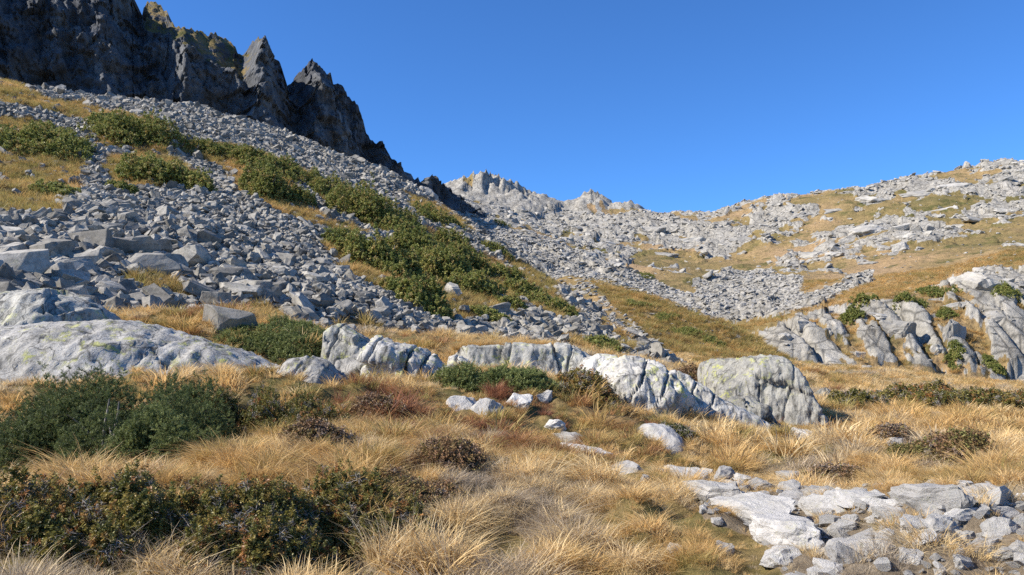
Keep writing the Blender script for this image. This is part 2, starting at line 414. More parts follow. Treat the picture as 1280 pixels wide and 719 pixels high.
def mat_hill():
    t = NT('hillside_turf_and_bedrock'); v = t.pos()
    a = t.noise(v, 0.030, 6, 0.62); b = t.noise(v, 0.16, 6, 0.7); d = t.noise(v, 1.1, 6, 0.75)
    turf = t.ramp(a, (0.34, (0.14, 0.12, 0.045)), (0.48, (0.25, 0.18, 0.078)), (0.60, (0.33, 0.225, 0.115)), (0.72, (0.37, 0.255, 0.145)))
    turf = t.mix(t.ramp(b, (0.53, 0.0), (0.64, 0.8)), turf, (0.070, 0.078, 0.022))
    turf = t.mix(1.0, turf, t.ramp(d, (0.3, 0.55), (0.7, 1.35)), 'MULTIPLY')
    r = t.ramp(t.noise(v, 0.25, 8, 0.7), (0.3, (0.25, 0.23, 0.195)), (0.5, (0.36, 0.335, 0.285)), (0.7, (0.47, 0.44, 0.385)))
    crack = t.ramp(t.vor(t.mapped(v, (0.45, 0.45, 0.25)), 1.0, 'DISTANCE_TO_EDGE'), (0.0, 0.45), (0.07, 1.0))
    r = t.mix(1.0, r, crack, 'MULTIPLY')
    r = t.mix(1.0, r, t.ramp(t.noise(v, 1.6, 6, 0.75), (0.3, 0.6), (0.7, 1.25)), 'MULTIPLY')
    f = t.ramp(t.math('ADD', t.attr('rock'), t.math('MULTIPLY', t.math('SUBTRACT', t.noise(v, 0.55, 8, 0.75), 0.5), 1.5)), (0.50, 0.0), (0.60, 1.0))
    c = t.mix(f, turf, r)
    h = t.math('ADD', t.noise(v, 0.7, 8, 0.75), t.math('MULTIPLY', crack, 0.25))
    return t.done(t.bsdf(c, 0.92, 0.15, h, 0.9, 0.6))

def mat_cliff():
    t = NT('cliff_rock'); v = t.pos()
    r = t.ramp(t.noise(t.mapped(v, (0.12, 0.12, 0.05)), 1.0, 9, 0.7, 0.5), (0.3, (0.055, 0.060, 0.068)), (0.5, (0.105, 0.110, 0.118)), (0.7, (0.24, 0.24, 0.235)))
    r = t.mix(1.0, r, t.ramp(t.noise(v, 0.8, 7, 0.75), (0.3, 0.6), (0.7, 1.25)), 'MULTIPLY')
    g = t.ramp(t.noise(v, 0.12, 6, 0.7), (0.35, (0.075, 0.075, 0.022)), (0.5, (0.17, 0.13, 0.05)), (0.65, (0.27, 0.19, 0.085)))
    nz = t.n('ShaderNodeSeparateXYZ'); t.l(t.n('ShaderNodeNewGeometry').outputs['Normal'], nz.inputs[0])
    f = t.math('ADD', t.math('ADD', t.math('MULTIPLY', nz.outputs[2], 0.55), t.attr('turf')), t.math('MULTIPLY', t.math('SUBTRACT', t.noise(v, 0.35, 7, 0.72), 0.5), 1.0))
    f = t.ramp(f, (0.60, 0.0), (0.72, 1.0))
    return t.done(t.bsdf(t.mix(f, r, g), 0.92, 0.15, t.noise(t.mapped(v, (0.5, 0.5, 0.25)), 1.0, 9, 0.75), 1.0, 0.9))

def mat_leaf(name, stops, gloss=0.5, spec=0.3, trans=0.3, attr='tint', blade=0.3):
    t = NT(name)
    c = t.ramp(t.attr(attr, 'INSTANCER'), *stops)
    c = t.mix(1.0, c, t.ramp(t.attr('bl'), (0.0, 1 - blade), (1.0, 1 + blade)), 'MULTIPLY')
    p = t.n('ShaderNodeBsdfPrincipled'); t.l(c, p.inputs['Base Color']); p.inputs['Roughness'].default_value = gloss
    p.inputs['Specular IOR Level'].default_value = spec
    tr = t.n('ShaderNodeBsdfTranslucent'); t.l(c, tr.inputs[0])
    ms = t.n('ShaderNodeMixShader'); ms.inputs[0].default_value = trans
    t.l(p.outputs[0], ms.inputs[1]); t.l(tr.outputs[0], ms.inputs[2])
    return t.done(ms.outputs[0])

# tint 0 grey-dead, .25 straw, .5 golden, .75 olive-green, 1 rust
M_grass = mat_leaf('dry_grass', [(0.0, (0.46, 0.37, 0.26)), (0.22, (0.76, 0.58, 0.30)), (0.42, (0.68, 0.45, 0.18)), (0.58, (0.52, 0.34, 0.125)), (0.70, (0.31, 0.27, 0.085)), (0.80, (0.44, 0.25, 0.10)), (1.0, (0.28, 0.12, 0.06))], 0.55, 0.3, 0.4, blade=0.36)
M_heath = mat_leaf('heath_leaf', [(0.0, (0.26, 0.21, 0.16)), (0.4, (0.24, 0.135, 0.07)), (0.7, (0.24, 0.16, 0.065)), (1.0, (0.18, 0.17, 0.055))], 0.6, 0.2, 0.25, blade=0.5)
M_juniper = mat_leaf('juniper_needle', [(0.0, (0.060, 0.080, 0.028)), (0.5, (0.120, 0.150, 0.044)), (1.0, (0.27, 0.29, 0.095))], 0.5, 0.3, 0.3, blade=0.45)
M_rhodo = mat_leaf('glossy_leaf', [(0.0, (0.075, 0.090, 0.026)), (0.5, (0.165, 0.155, 0.038)), (0.8, (0.31, 0.24, 0.065)), (1.0, (0.36, 0.17, 0.06))], 0.45, 0.32, 0.3, blade=0.55)
M_alder = mat_leaf('shrub_leaf', [(0.0, (0.12, 0.15, 0.040)), (0.5, (0.26, 0.28, 0.075)), (0.8, (0.38, 0.35, 0.11)), (1.0, (0.44, 0.34, 0.13))], 0.5, 0.25, 0.35, blade=0.4)

def mat_twig():
    t = NT('grey_twig'); v = t.coords()
    return t.done(t.bsdf(t.ramp(t.noise(v, 20, 5), (0.3, (0.12, 0.10, 0.08)), (0.7, (0.34, 0.31, 0.28))), 0.85, 0.2))
M_twig = mat_twig()

# ------------------------------------------------------------------ object helpers
def link(o, parent=None, **props):
    COL.objects.link(o)
    if parent is not None: o.parent = parent
    for k, v in props.items():
        if v is not None: o[k] = v
    return o

def mesh_from(name, verts, faces, mat, smooth_=False, attrs=None):
    me = bpy.data.meshes.new(name)
    me.from_pydata(verts, [], faces) if not isinstance(faces, np.ndarray) else fast_mesh(me, verts, faces)
    if smooth_: me.polygons.foreach_set('use_smooth', np.ones(len(me.polygons), bool))
    for k, a in (attrs or {}).items():
        at = me.attributes.new(k, 'FLOAT', 'POINT'); at.data.foreach_set('value', np.asarray(a, np.float32).ravel())
    me.materials.append(mat)
    me.update()
    return me

def fast_mesh(me, V, Fc):
    V = np.asarray(V, np.float32); Fc = np.asarray(Fc, np.int32); n = Fc.shape[1]
    me.vertices.add(len(V)); me.vertices.foreach_set('co', V.ravel())
    me.loops.add(Fc.size); me.loops.foreach_set('vertex_index', Fc.ravel())
    me.polygons.add(len(Fc)); me.polygons.foreach_set('loop_start', np.arange(0, Fc.size, n, dtype=np.int32))
    me.polygons.foreach_set('loop_total', np.full(len(Fc), n, np.int32))
    me.update(calc_edges=True); me.validate()

def grid_faces(ni, nj, wrap=False):
    i, j = np.meshgrid(np.arange(ni - 1), np.arange(nj - (0 if wrap else 1)), indexing='ij')
    a = i * nj + j; b = i * nj + (j + 1) % nj
    return np.stack([a, b, b + nj, a + nj], -1).reshape(-1, 4)

def structure(name, V, faces, mat, attrs=None, sm=True):
    me = mesh_from(name, V, faces, mat, sm, attrs)
    return link(bpy.data.objects.new(name, me), kind='structure')

# ------------------------------------------------------------------ terrain meshes
def dust_mask(x, y, z):
    u, v = project(x, y, z)
    P1 = [(830, 588), (880, 586), (960, 602), (1060, 612), (1180, 612), (1300, 612), (1500, 640), (1500, 740), (1300, 740), (1180, 730), (1060, 740), (990, 740), (960, 680), (900, 660), (840, 620)]
    P2 = [(420, 719), (440, 690), (500, 668), (560, 672), (580, 690), (560, 719)]
    P3 = [(540, 605), (560, 580), (600, 575), (605, 600), (565, 622)]
    P4 = [(700, 545), (730, 552), (752, 570), (735, 578), (700, 562)]
    j = 10 * fbm(x, y, 70, 3, 1.5)
    m = np.zeros(np.shape(u))
    for p in (P1, P2, P3, P4): m = np.maximum(m, inpoly(u + j, v + j, p))
    return m * (y > 2)

# ground: a disc around the viewer out to the horizon, fine towards the view
th = np.concatenate([np.linspace(-math.pi, -0.8, 50, endpoint=False), np.linspace(-0.8, 0.8, 520), np.linspace(0.8, math.pi, 51)[1:]])[:-1]
rr = np.concatenate([[0.3, 1.0, 1.8], np.geomspace(2.6, 95, 330), [120, 180, 300, 600, 1200, 3000]])
R_, T_ = np.meshgrid(rr, th, indexing='ij')
gx, gy = R_ * np.sin(T_), R_ * np.cos(T_)
gz = ground_s(gx, gy)
gz = np.where(R_ > 95, -8 - 0.004 * R_, gz)
structure('ground', np.stack([gx, gy, gz], -1).reshape(-1, 3), grid_faces(len(rr), len(th), True)[:, ::-1], mat_ground(), {'dust': dust_mask(gx, gy, gz)})

def patch(name, sheet, u0, u1, nu, y0, y1, ny, mat, attrs):
    U, Y = np.meshgrid(np.linspace(u0, u1, nu), np.geomspace(y0, y1, ny), indexing='ij')
    X = (U - 640) / F * Y * 1.0
    Z = sheet(X, Y)
    return structure(name, np.stack([X, Y, Z], -1).reshape(-1, 3), grid_faces(nu, ny), mat, attrs(X, Y, Z))

patch('talus_hill', talus_s, -300, 930, 420, 19, 165, 260, mat_talus(), lambda x, y, z: {'veg': talus_veg(x, y, z)})
M_hill = mat_hill()
def hill_attr(x, y, z):
    u, v = project(x, y, z)
    r = hill_rock(x, y, z)
    j = 8 * fbm(x, y, 71, 2, 0.06)
    r = np.where(inpoly(u + j, v + j, SCREE_FAN) | inpoly(u + j, v + j, GULLY), 1.0, r)
    return {'rock': r}
patch('rocky_hill', hill_s, 500, 1640, 640, 58, 385, 360, M_hill, hill_attr)
patch('spur_hill', spur_s, 560, 1010, 190, 50, 155, 140, M_hill, lambda x, y, z: {'rock': smooth(0.1, 0.5, fbm(x, y, 80, 4, 0.2)) * 0.62})

# ------------------------------------------------------------------ the shaded cliff with its pinnacles
CL = np.array([(-320, -150), (-200, -110), (-80, -60), (0, -34), (60, -22), (110, -12), (128, -2), (134, 4), (139, -2), (150, -6), (163, -4), (167, 14), (172, 20), (177, 24), (181, 12), (185, 5), (190, 4), (200, 10), (208, 18), (212, 31), (228, 36),
               (250, 41), (275, 47), (288, 54), (297, 66), (305, 70), (310, 60), (318, 54), (325, 51), (333, 56), (343, 66), (353, 76), (359, 90), (364, 103), (370, 98), (378, 88), (386, 80), (393, 74), (401, 80), (412, 90),
               (424, 102), (436, 113), (448, 127), (456, 142), (462, 156), (466, 170), (472, 178), (480, 177), (488, 190), (498, 205), (512, 216), (530, 226), (541, 222), (552, 229), (566, 238), (580, 256), (600, 266), (640, 290), (680, 320)], float)
SHD = np.array([(-400, -400), (170, -40), (180, 38), (225, 54), (262, 80), (300, 106), (312, 92), (322, 60), (340, 30), (700, 30)], float)
CD = np.array([(-320, 128), (0, 146), (200, 166), (330, 183), (364, 192), (400, 193), (470, 206), (540, 222), (600, 236), (680, 250)], float)
nu_, nv_, nb_ = 700, 180, 16
cu = np.linspace(-320, 680, nu_)
vt = np.interp(cu, CL[:, 0], CL[:, 1]) + 2.0 * fbm(cu, 0 * cu, 3.3, 3, 0.12) - 3.6 * (ridged(cu, 0 * cu, 2.7, 4, 0.14, 0.6) - 0.7)
vb = np.interp(cu, [-320, 0, 300, 500, 680], [240, 250, 300, 340, 370])
vs_ = np.interp(cu, SHD[:, 0], SHD[:, 1])
dB = np.interp(cu, CD[:, 0], CD[:, 1]) + 4 * fbm(cu, 0 * cu, 8.1, 3, 0.02)
tt = np.linspace(0, 1, nv_) ** 0.85
Vv = vb[:, None] + (vt - vb)[:, None] * tt[None, :]
hh = (vb[:, None] - Vv) / F * dB[:, None]                       # height above the cliff foot, metres
hs = np.maximum(0, (vb - np.maximum(vs_, vt))[:, None] / F * dB[:, None])
Yc = dB[:, None] + np.interp(cu, [-320, 150, 205, 230, 300, 340, 680], [.5, .5, .45, .20, .20, .25, .25])[:, None] * np.minimum(hh, hs) + 2.0 * np.maximum(hh - hs, 0)
cx_, cy_, cz_ = unproj(np.repeat(cu[:, None], nv_, 1), Vv, Yc)
# relief: vertical buttresses and clefts, pushed out across the face
ax, ay, az = cx_, cy_, cz_ * 0.38
rel = 5.5 * fbm(ax, ay + 0.4 * cz_, az, 3, 0.035) + 2.6 * (ridged(ax + 0.5 * cz_, ay, az, 4, 0.075) - 0.6) + 1.3 * blocks(cx_ * 0.9 + cy_ * 0.3, cz_ * 0.45, 5.0, 4) + 1.5 * blocks(cx_ * 0.7 + cz_ * 0.5, cz_ * 0.8 - cx_ * 0.4, 4.2, 2) + 1.0 * blocks(cx_, cz_ * 0.6, 2.2, 5) + 0.4 * blocks(cx_, cz_ * 0.8, 0.9, 6) + 1.0 * (ridged(ax, ay, az, 3, 0.3) - 0.6)
cleft = sum(np.exp(-((cu[:, None] - c_ - 12 * fbm(cy_ * 0, cz_, c_, 2, 0.05)) / w_) ** 2) for c_, w_ in ((174, 6), (303, 8), (365, 8), (470, 8), (533, 8)))
rel = rel + 2.5 * fbm(cx_, cy_, cz_ * 0.8, 3, 0.06) - 3.0 * cleft * smooth(70, 8, Vv - vt[:, None])
rel = rel * np.where(hh > hs, 0.35, 1.0)
topfade = np.clip((vb[:, None] - Vv) / 30, 0, 1)
cx2 = cx_ + 0.45 * rel * topfade; cy2 = cy_ - 0.9 * rel * topfade
# back side of the ridge
kb = np.linspace(0, 1, nb_ + 1)[1:]
bx = cx2[:, -1:] - 6 * kb[None, :]; by = cy2[:, -1:] + 4 + 45 * kb[None, :]; bz = cz_[:, -1:] - (70 * kb ** 1.2)[None, :] + 2 * fbm(bx, by, 0, 3, 0.08)
CX = np.concatenate([cx2, bx], 1); CY = np.concatenate([cy2, by], 1); CZ_ = np.concatenate([cz_, bz], 1)
turf = np.concatenate([np.where(hh > hs, 0.35, -0.05), np.full((nu_, nb_), 0.1)], 1)
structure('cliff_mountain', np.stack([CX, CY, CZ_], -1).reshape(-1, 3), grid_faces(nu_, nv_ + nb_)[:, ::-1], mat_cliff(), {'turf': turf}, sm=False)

# ------------------------------------------------------------------ instancing for stuff
def proto_collection(name, meshes):
    c = bpy.data.collections.new(name)
    for i, me in enumerate(meshes):
        c.objects.link(bpy.data.objects.new(f'{name}_{i:02d}', me))
    return c

def node_group(coll):
    g = bpy.data.node_groups.new('scatter_' + coll.name, 'GeometryNodeTree')
    g.interface.new_socket('Geometry', in_out='INPUT', socket_type='NodeSocketGeometry')
    g.interface.new_socket('Geometry', in_out='OUTPUT', socket_type='NodeSocketGeometry')
    N, L = g.nodes, g.links
    gi, go = N.new('NodeGroupInput'), N.new('NodeGroupOutput')
    iop = N.new('GeometryNodeInstanceOnPoints'); ci = N.new('GeometryNodeCollectionInfo')
    ci.inputs[0].default_value = coll; ci.inputs['Separate Children'].default_value = True; ci.inputs['Reset Children'].default_value = True
    def named(nm, typ):
        a = N.new('GeometryNodeInputNamedAttribute'); a.data_type = typ; a.inputs[0].default_value = nm
        return a.outputs['Attribute']
    e2r = N.new('FunctionNodeEulerToRotation')
    L.new(named('rot', 'FLOAT_VECTOR'), e2r.inputs[0])
    L.new(gi.outputs[0], iop.inputs['Points']); L.new(ci.outputs[0], iop.inputs['Instance'])
    iop.inputs['Pick Instance'].default_value = True
    L.new(named('idx', 'INT'), iop.inputs['Instance Index'])
    L.new(e2r.outputs[0], iop.inputs['Rotation']); L.new(named('scl', 'FLOAT_VECTOR'), iop.inputs['Scale'])
    L.new(iop.outputs[0], go.inputs[0])
    return g
_groups = {}

def scatter(name, pts, rot, scl, idx, tint, coll, parent=None, **props):
    n = len(pts)
    me = bpy.data.meshes.new(name)
    me.vertices.add(n); me.vertices.foreach_set('co', np.asarray(pts, np.float32).ravel())
    def vec(nm, a):
        at = me.attributes.new(nm, 'FLOAT_VECTOR', 'POINT'); at.data.foreach_set('vector', np.asarray(a, np.float32).ravel())
    vec('rot', rot)
    scl = np.asarray(scl, float)
    vec('scl', scl if scl.ndim == 2 else np.repeat(scl[:, None], 3, 1))
    at = me.attributes.new('idx', 'INT', 'POINT'); at.data.foreach_set('value', np.asarray(idx, np.int32))
    at = me.attributes.new('tint', 'FLOAT', 'POINT'); at.data.foreach_set('value', np.asarray(tint, np.float32))
    o = bpy.data.objects.new(name, me)
    link(o, parent, kind='stuff', **props)
    if coll.name not in _groups: _groups[coll.name] = node_group(coll)
    md = o.modifiers.new('scatter', 'NODES'); md.node_group = _groups[coll.name]
    return o

# ------------------------------------------------------------------ prototypes: rocks
def block_mesh(name, seed, dims, ncut, mat, bevel=0.035, sub=0, rough=0.02):
    r = random.Random(seed)
    bm = bmesh.new(); bmesh.ops.create_cube(bm, size=2.0)
    for k in range(ncut):
        n = Vector((r.gauss(0, 1), r.gauss(0, 1), r.gauss(0, 0.75))).normalized()
        h = r.uniform(0.72, 1.02)
        res = bmesh.ops.bisect_plane(bm, geom=bm.verts[:] + bm.edges[:] + bm.faces[:], plane_co=n * h, plane_no=n, clear_outer=True, dist=1e-5)
        ed = [e for e in res['geom_cut'] if isinstance(e, bmesh.types.BMEdge)]
        if len(ed) > 2: bmesh.ops.edgeloop_fill(bm, edges=ed)
    bmesh.ops.remove_doubles(bm, verts=bm.verts, dist=0.04)
    if bevel: bmesh.ops.bevel(bm, geom=bm.edges[:], offset=bevel, segments=1, affect='EDGES', clamp_overlap=True)
    bmesh.ops.triangulate(bm, faces=bm.faces)
    if sub:
        bmesh.ops.subdivide_edges(bm, edges=bm.edges, cuts=sub, use_grid_fill=True)
        bmesh.ops.triangulate(bm, faces=bm.faces)
    bmesh.ops.recalc_face_normals(bm, faces=bm.faces)
    V = np.array([v.co[:] for v in bm.verts])
    d = fbm(V[:, 0] + seed, V[:, 1], V[:, 2], 3, 1.7)
    V = V * (1 + rough * d[:, None] * 2) * np.array(dims)
    fs = [tuple(v.index for v in f.verts) for f in bm.faces]
    bm.verts.index_update()
    bm.free()
    me = mesh_from(name, V.tolist(), fs, mat)
    return me

def dims_of(i):
    r = random.Random(i * 7 + 1)
    return (1.0, r.uniform(0.55, 0.95), r.uniform(0.28, 0.62))

scree_meshes = [block_mesh(f'scree_block', 100 + i, dims_of(i), 10, M_block, 0.05, 1, 0.06) for i in range(16)]
C_scree = proto_collection('scree_block', scree_meshes)
boulder_meshes = [block_mesh(f'talus_boulder', 300 + i, dims_of(i + 50), 10, M_block, 0.04, 2, 0.035) for i in range(20)]
pale_meshes = [block_mesh(f'pale_stone', 500 + i, (1.0, random.Random(i).uniform(.6, .95), random.Random(i + 9).uniform(.35, .6)), 13, M_pale, 0.05, 3, 0.09) for i in range(16)]
outcrop_meshes = [block_mesh(f'rock_outcrop', 700 + i, dims_of(i + 90), 11, M_outcrop, 0.12, 3, 0.11) for i in range(16)]
hillrock_meshes = [block_mesh(f'hill_block', 900 + i, dims_of(i + 140), 9, M_outcrop, 0.06, 1, 0.06) for i in range(12)]
C_hill = proto_collection('hill_block', hillrock_meshes)
C_pebble = proto_collection('pebble', [block_mesh('pebble', 1100 + i, dims_of(i + 200), 9, M_pale, 0.05, 0, 0.03) for i in range(8)])

# ------------------------------------------------------------------ prototypes: plants
def ribbons(name, strips, mat):
    """strips: list of (points Nx3, widths N, side vector 3, random value)"""
    V, Fc, B = [], [], []
    for P, w, side, b in strips:
        k0 = len(V); n = len(P)
        for i in range(n):
            if w[i] <= 1e-6:
                V.append(tuple(P[i])); B.append(b)
            else:
                V.append(tuple(P[i] - side * w[i] / 2)); V.append(tuple(P[i] + side * w[i] / 2)); B += [b, b]
        cur = k0
        for i in range(n - 1):
            if w[i] <= 1e-6:      # point to pair
                Fc.append((cur, cur + 2, cur + 1)); cur += 1
            elif w[i + 1] <= 1e-6:
                Fc.append((cur, cur + 1, cur + 2)); cur += 2
            else:
                Fc.append((cur, cur + 1, cur + 3, cur + 2)); cur += 2
    return mesh_from(name, V, Fc, mat, True, {'bl': B})

def tuft_mesh(seed, nbl, h, rad, width, droop, mat):
    r = np.random.default_rng(seed); S = []
    sw = r.normal(0, 0.35, 2)
    for i in range(nbl):
        a = r.uniform(0, 2 * math.pi); rr_ = rad * math.sqrt(r.uniform())
        root = np.array([rr_ * math.cos(a), rr_ * math.sin(a), -0.03])
        a2 = a + r.normal(0, 0.7)
        dirn = np.array([math.cos(a2), math.sin(a2), 0]) + np.array([sw[0], sw[1], 0])
        L = h * r.uniform(0.45, 1.15); lean = r.uniform(0.15, 0.7); dr = droop * r.uniform(0.3, 1.3)
        ts = np.linspace(0, 1, 5)
        hor = L * (lean * ts + dr * ts ** 2.2 * 0.8); ver = L * (ts * (1 - 0.25 * lean) - dr * 0.55 * ts ** 2.6)
        P = root + dirn[None, :] * hor[:, None] + np.array([0, 0, 1.0])[None, :] * ver[:, None]
        ang = r.uniform(0, math.pi); side = np.array([math.cos(ang), math.sin(ang), 0.1])
        w = width * np.array([0.9, 1.0, 0.8, 0.5, 0.0]) * r.uniform(0.7, 1.3)
        S.append((P, w, side, r.uniform()))
    return ribbons('grass_tuft', S, mat)

grass_protos = [tuft_mesh(10 + i, 70, 0.30, 0.10, 0.0060, 0.75 + 0.1 * (i % 4), M_grass) for i in range(6)]          # 0-5 drooping tussocks
grass_protos += [tuft_mesh(30 + i, 46, 0.24, 0.14, 0.0042, 0.35, M_grass) for i in range(4)]                          # 6-9 short upright
grass_protos += [tuft_mesh(50 + i, 60, 0.42, 0.22, 0.014, 0.6, M_grass) for i in range(4)]                            # 10-13 coarse, for afar
C_grass = proto_collection('grass_tuft', grass_protos)

def leaf_sprig(seed, nl, length, ll, lw, mat, spread=1.0, nbranch=1, name='sprig'):
    r = np.random.default_rng(seed); S = []
    for b in range(nbranch):
        ba = r.uniform(0, 6.28); bl = r.uniform(0.1, 0.6) if nbranch > 1 else 0.0
        bd = np.array([math.cos(ba) * bl, math.sin(ba) * bl, 1.0]); bd /= np.linalg.norm(bd)
        LL = length * r.uniform(0.7, 1.1)
        S.append((np.stack([bd * 0, bd * LL * 0.5, bd * LL]), np.array([1, .8, 0]) * lw * 0.3, np.array([1.0, 0, 0]), 0.1))
        for i in range(nl):
            t = r.uniform(0.15, 1.0); a = i * 2.4 + r.uniform(-.4, .4)
            o = bd * LL * t
            d = np.array([math.cos(a) * spread, math.sin(a) * spread, r.uniform(0.2, 0.9)]); d /= np.linalg.norm(d)
            sd_ = np.cross(d, r.normal(size=3)); sd_ /= np.linalg.norm(sd_) + 1e-9
            l_ = ll * r.uniform(0.7, 1.2)
            up = np.array([0, 0, 1.0])
            P = np.stack([o, o + d * l_ * 0.35, o + d * l_ * 0.7 - up * l_ * 0.03, o + d * l_ - up * l_ * 0.12])
            S.append((P, np.array([0.25, 1.0, 0.85, 0.0]) * lw, sd_, r.uniform()))
    return ribbons(name, S, mat)

C_juniper = proto_collection('juniper_sprig', [leaf_sprig(200 + i, 30, 0.13, 0.028, 0.0050, M_juniper, 0.8, 3) for i in range(6)])
C_rhodo = proto_collection('rhododendron_sprig', [leaf_sprig(220 + i, 10, 0.09, 0.034, 0.012, M_rhodo, 1.2, 3) for i in range(5)] + [leaf_sprig(239, 5, 0.16, 0.07, 0.005, M_twig, 0.8, 5)])
C_alder = proto_collection('shrub_sprig', [leaf_sprig(240 + i, 14, 0.34, 0.11, 0.060, M_alder, 0.9, 3) for i in range(6)])
C_heath = proto_collection('heath_sprig', [leaf_sprig(260 + i, 16, 0.16, 0.022, 0.010, M_heath, 1.0, 5) for i in range(5)])

# ------------------------------------------------------------------ outcrops and boulders with outlines of their own
FOOT = []        # footprints (x, y, rx, ry) kept free of grass
def tag(o, label, cat, group=None):
    o['label'] = label; o['category'] = cat
    if group: o['group'] = group
    return o

def profile_rock(name, label, pts, Y, D, p=0.7, seed=0, amp=0.10, cracks=(), mat=None, sink=0.6, nx=150, ny=76, cat='rock', skew=0.0, facet=0.12, group=None, fl=0.0, lean=0.0, nclip=7):
    pts = np.array(pts, float)
    uu = np.linspace(pts[0, 0], pts[-1, 0], nx)
    vv = np.interp(uu, pts[:, 0], pts[:, 1])
    kern = np.array([.1, .2, .4, .2, .1]); vv[2:-2] = np.convolve(vv, kern, 'same')[2:-2]
    s = np.linspace(-1, 1, nx)
    Yk = Y + skew * s
    X, _, Zt = unproj(uu, vv, Yk)
    zg = ground_s(X, Yk) if Y < 90 else land(X, Yk)
    zb = np.minimum(zg, Zt - 0.02).min() - sink
    Dk = D * np.maximum(1 - np.abs(s) ** (5 if p > 0.45 else 14), 0.0) ** 0.5 * 0.5 + 0.03
    ph = np.linspace(0, math.pi, 4001)
    cc = np.sign(np.cos(ph)) * np.abs(np.cos(ph)) ** p; ss = np.abs(np.sin(ph)) ** p
    hz = float((Zt - zb).mean()) / max(D * 0.5, 0.1)
    al = np.concatenate([[0], np.cumsum(np.hypot(np.diff(cc), hz * np.diff(ss)))]); al /= al[-1]
    cc = np.interp(np.linspace(0, 1, ny), al, cc); ss = np.interp(np.linspace(0, 1, ny), al, ss)
    PX = np.repeat(X[:, None], ny, 1); PY = Yk[:, None] - Dk[:, None] * cc[None, :]
    PZ = zb + (Zt - zb)[:, None] * ss[None, :]
    PY = PY + lean * (PZ - zb)
    P = np.stack([PX, PY, PZ], -1)
    def normals(P):
        n = np.cross(np.gradient(P, axis=0), np.gradient(P, axis=1)); n /= np.linalg.norm(n, axis=-1)[..., None] + 1e-9
        c = P.mean((0, 1)); f = np.sign(((P - c) * n).sum(-1).mean()); return n * f
    r_ = np.random.default_rng(seed + 900)
    c0 = P.mean((0, 1))
    for _ in range(nclip):                       # flat broken faces
        n_ = np.array([r_.normal(0, .7), -abs(r_.normal(.5, .6)), r_.normal(.35, .5)]); n_ /= np.linalg.norm(n_)
        dd = ((P - c0) * n_).sum(-1)
        P = P - np.maximum(dd - dd.max() * r_.uniform(.80, .93), 0)[..., None] * n_
    N = normals(P)
    q = P + seed * 13.7
    size = min(max(D, 0.5), 3.0)
    d = amp * size * (0.55 * fbm(q[..., 0], q[..., 1], q[..., 2], 4, 0.9 / size * 1.6) + 0.30 * (ridged(q[..., 0], q[..., 1], q[..., 2], 4, 1.5 / size) - 0.6))
    d = d + facet * size * 0.5 * blocks(q[..., 0] + 0.4 * q[..., 1] + 0.3 * fbm(q[..., 0], q[..., 1], q[..., 2], 2, 1.5), q[..., 2] * 1.3 - 0.5 * q[..., 1], size * 0.42, seed % 7)
    d = d + fl * (ridged(q[..., 0] * 1.0 + q[..., 1] * 0.6, q[..., 2] * 0.15, 0.0, 3, 1.6) - 0.5)
    top = smooth(0.85, 1.0, ss)[None, :] * 0.6
    d = d * (1 - top) + 0.014 * size * fbm(q[..., 0], q[..., 1], q[..., 2], 3, 5.0) + 0.020 * size * (ridged(q[..., 0], q[..., 1], q[..., 2], 3, 2.2) - 0.8) * (1 - 0.5 * top)
    P = P + N * d[..., None]
    for (cu_, lean_, w_, dep) in cracks:
        w_, dep = w_ * 0.55, dep * 0.6  # joints: sloping planes cut into the rock
        xc, _, zc = unproj(cu_, pts[:, 1].min(), Y)
        dist = (P[..., 0] - xc) - lean_ * (P[..., 2] - zc) + 0.04 * fbm(P[..., 0], P[..., 1], P[..., 2], 3, 2.5)
        P = P - N * (dep * np.exp(-(dist / w_) ** 2))[..., None]
    o0 = np.array([X.mean(), Y, zb + sink])
    me = mesh_from(name, (P - o0).reshape(-1, 3), grid_faces(nx, ny), mat or M_hero, True)
    bm = bmesh.new(); bm.from_mesh(me)
    bmesh.ops.recalc_face_normals(bm, faces=bm.faces); bm.to_mesh(me); bm.free()
    o = link(bpy.data.objects.new(name, me)); o.location = o0
    tag(o, label, cat, group)
    FOOT.append((X.mean(), Y, (X[-1] - X[0]) / 2, D / 2))
    return o

profile_rock('whaleback_slab', 'long pale lichen-spotted whaleback slab lying above the dark juniper mat',
    [(-140, 432), (-60, 414), (0, 407), (60, 405), (110, 404), (150, 402), (190, 408), (235, 420), (290, 436), (330, 452), (372, 470)], 17.2, 5.0, 0.85, 3, 0.06, [(255, .8, .05, .10), (195, -.7, .04, .05)], facet=0.05)
profile_rock('rounded_rock_dome', 'rounded rock dome with dark shaded flank rising behind the whaleback slab',
    [(-110, 420), (-50, 384), (0, 371), (40, 368), (75, 367), (100, 374), (122, 388), (150, 410), (160, 420)], 20.8, 4.0, 0.8, 5, 0.12, [(12, .5, .10, .25), (35, -.2, .06, .12)], facet=0.14, mat=M_boulder)
profile_rock('low_rock', 'small low rock with a dark hollow beside the tip of the whaleback slab',
    [(344, 470), (352, 455), (372, 450), (390, 447), (410, 453), (424, 464), (432, 476)], 15.8, 1.2, 0.8, 8, 0.22, [(385, .6, .05, .14)], nx=90, ny=50)
profile_rock('dark_block', 'dark upright block standing at the edge of the green juniper patch',
    [(406, 452), (410, 416), (420, 409), (434, 412), (448, 421), (468, 434), (478, 452)], 21.5, 1.8, 0.35, 9, 0.2, [(430, .3, .06, .15)], nx=90, ny=60, mat=M_boulder, facet=.2)
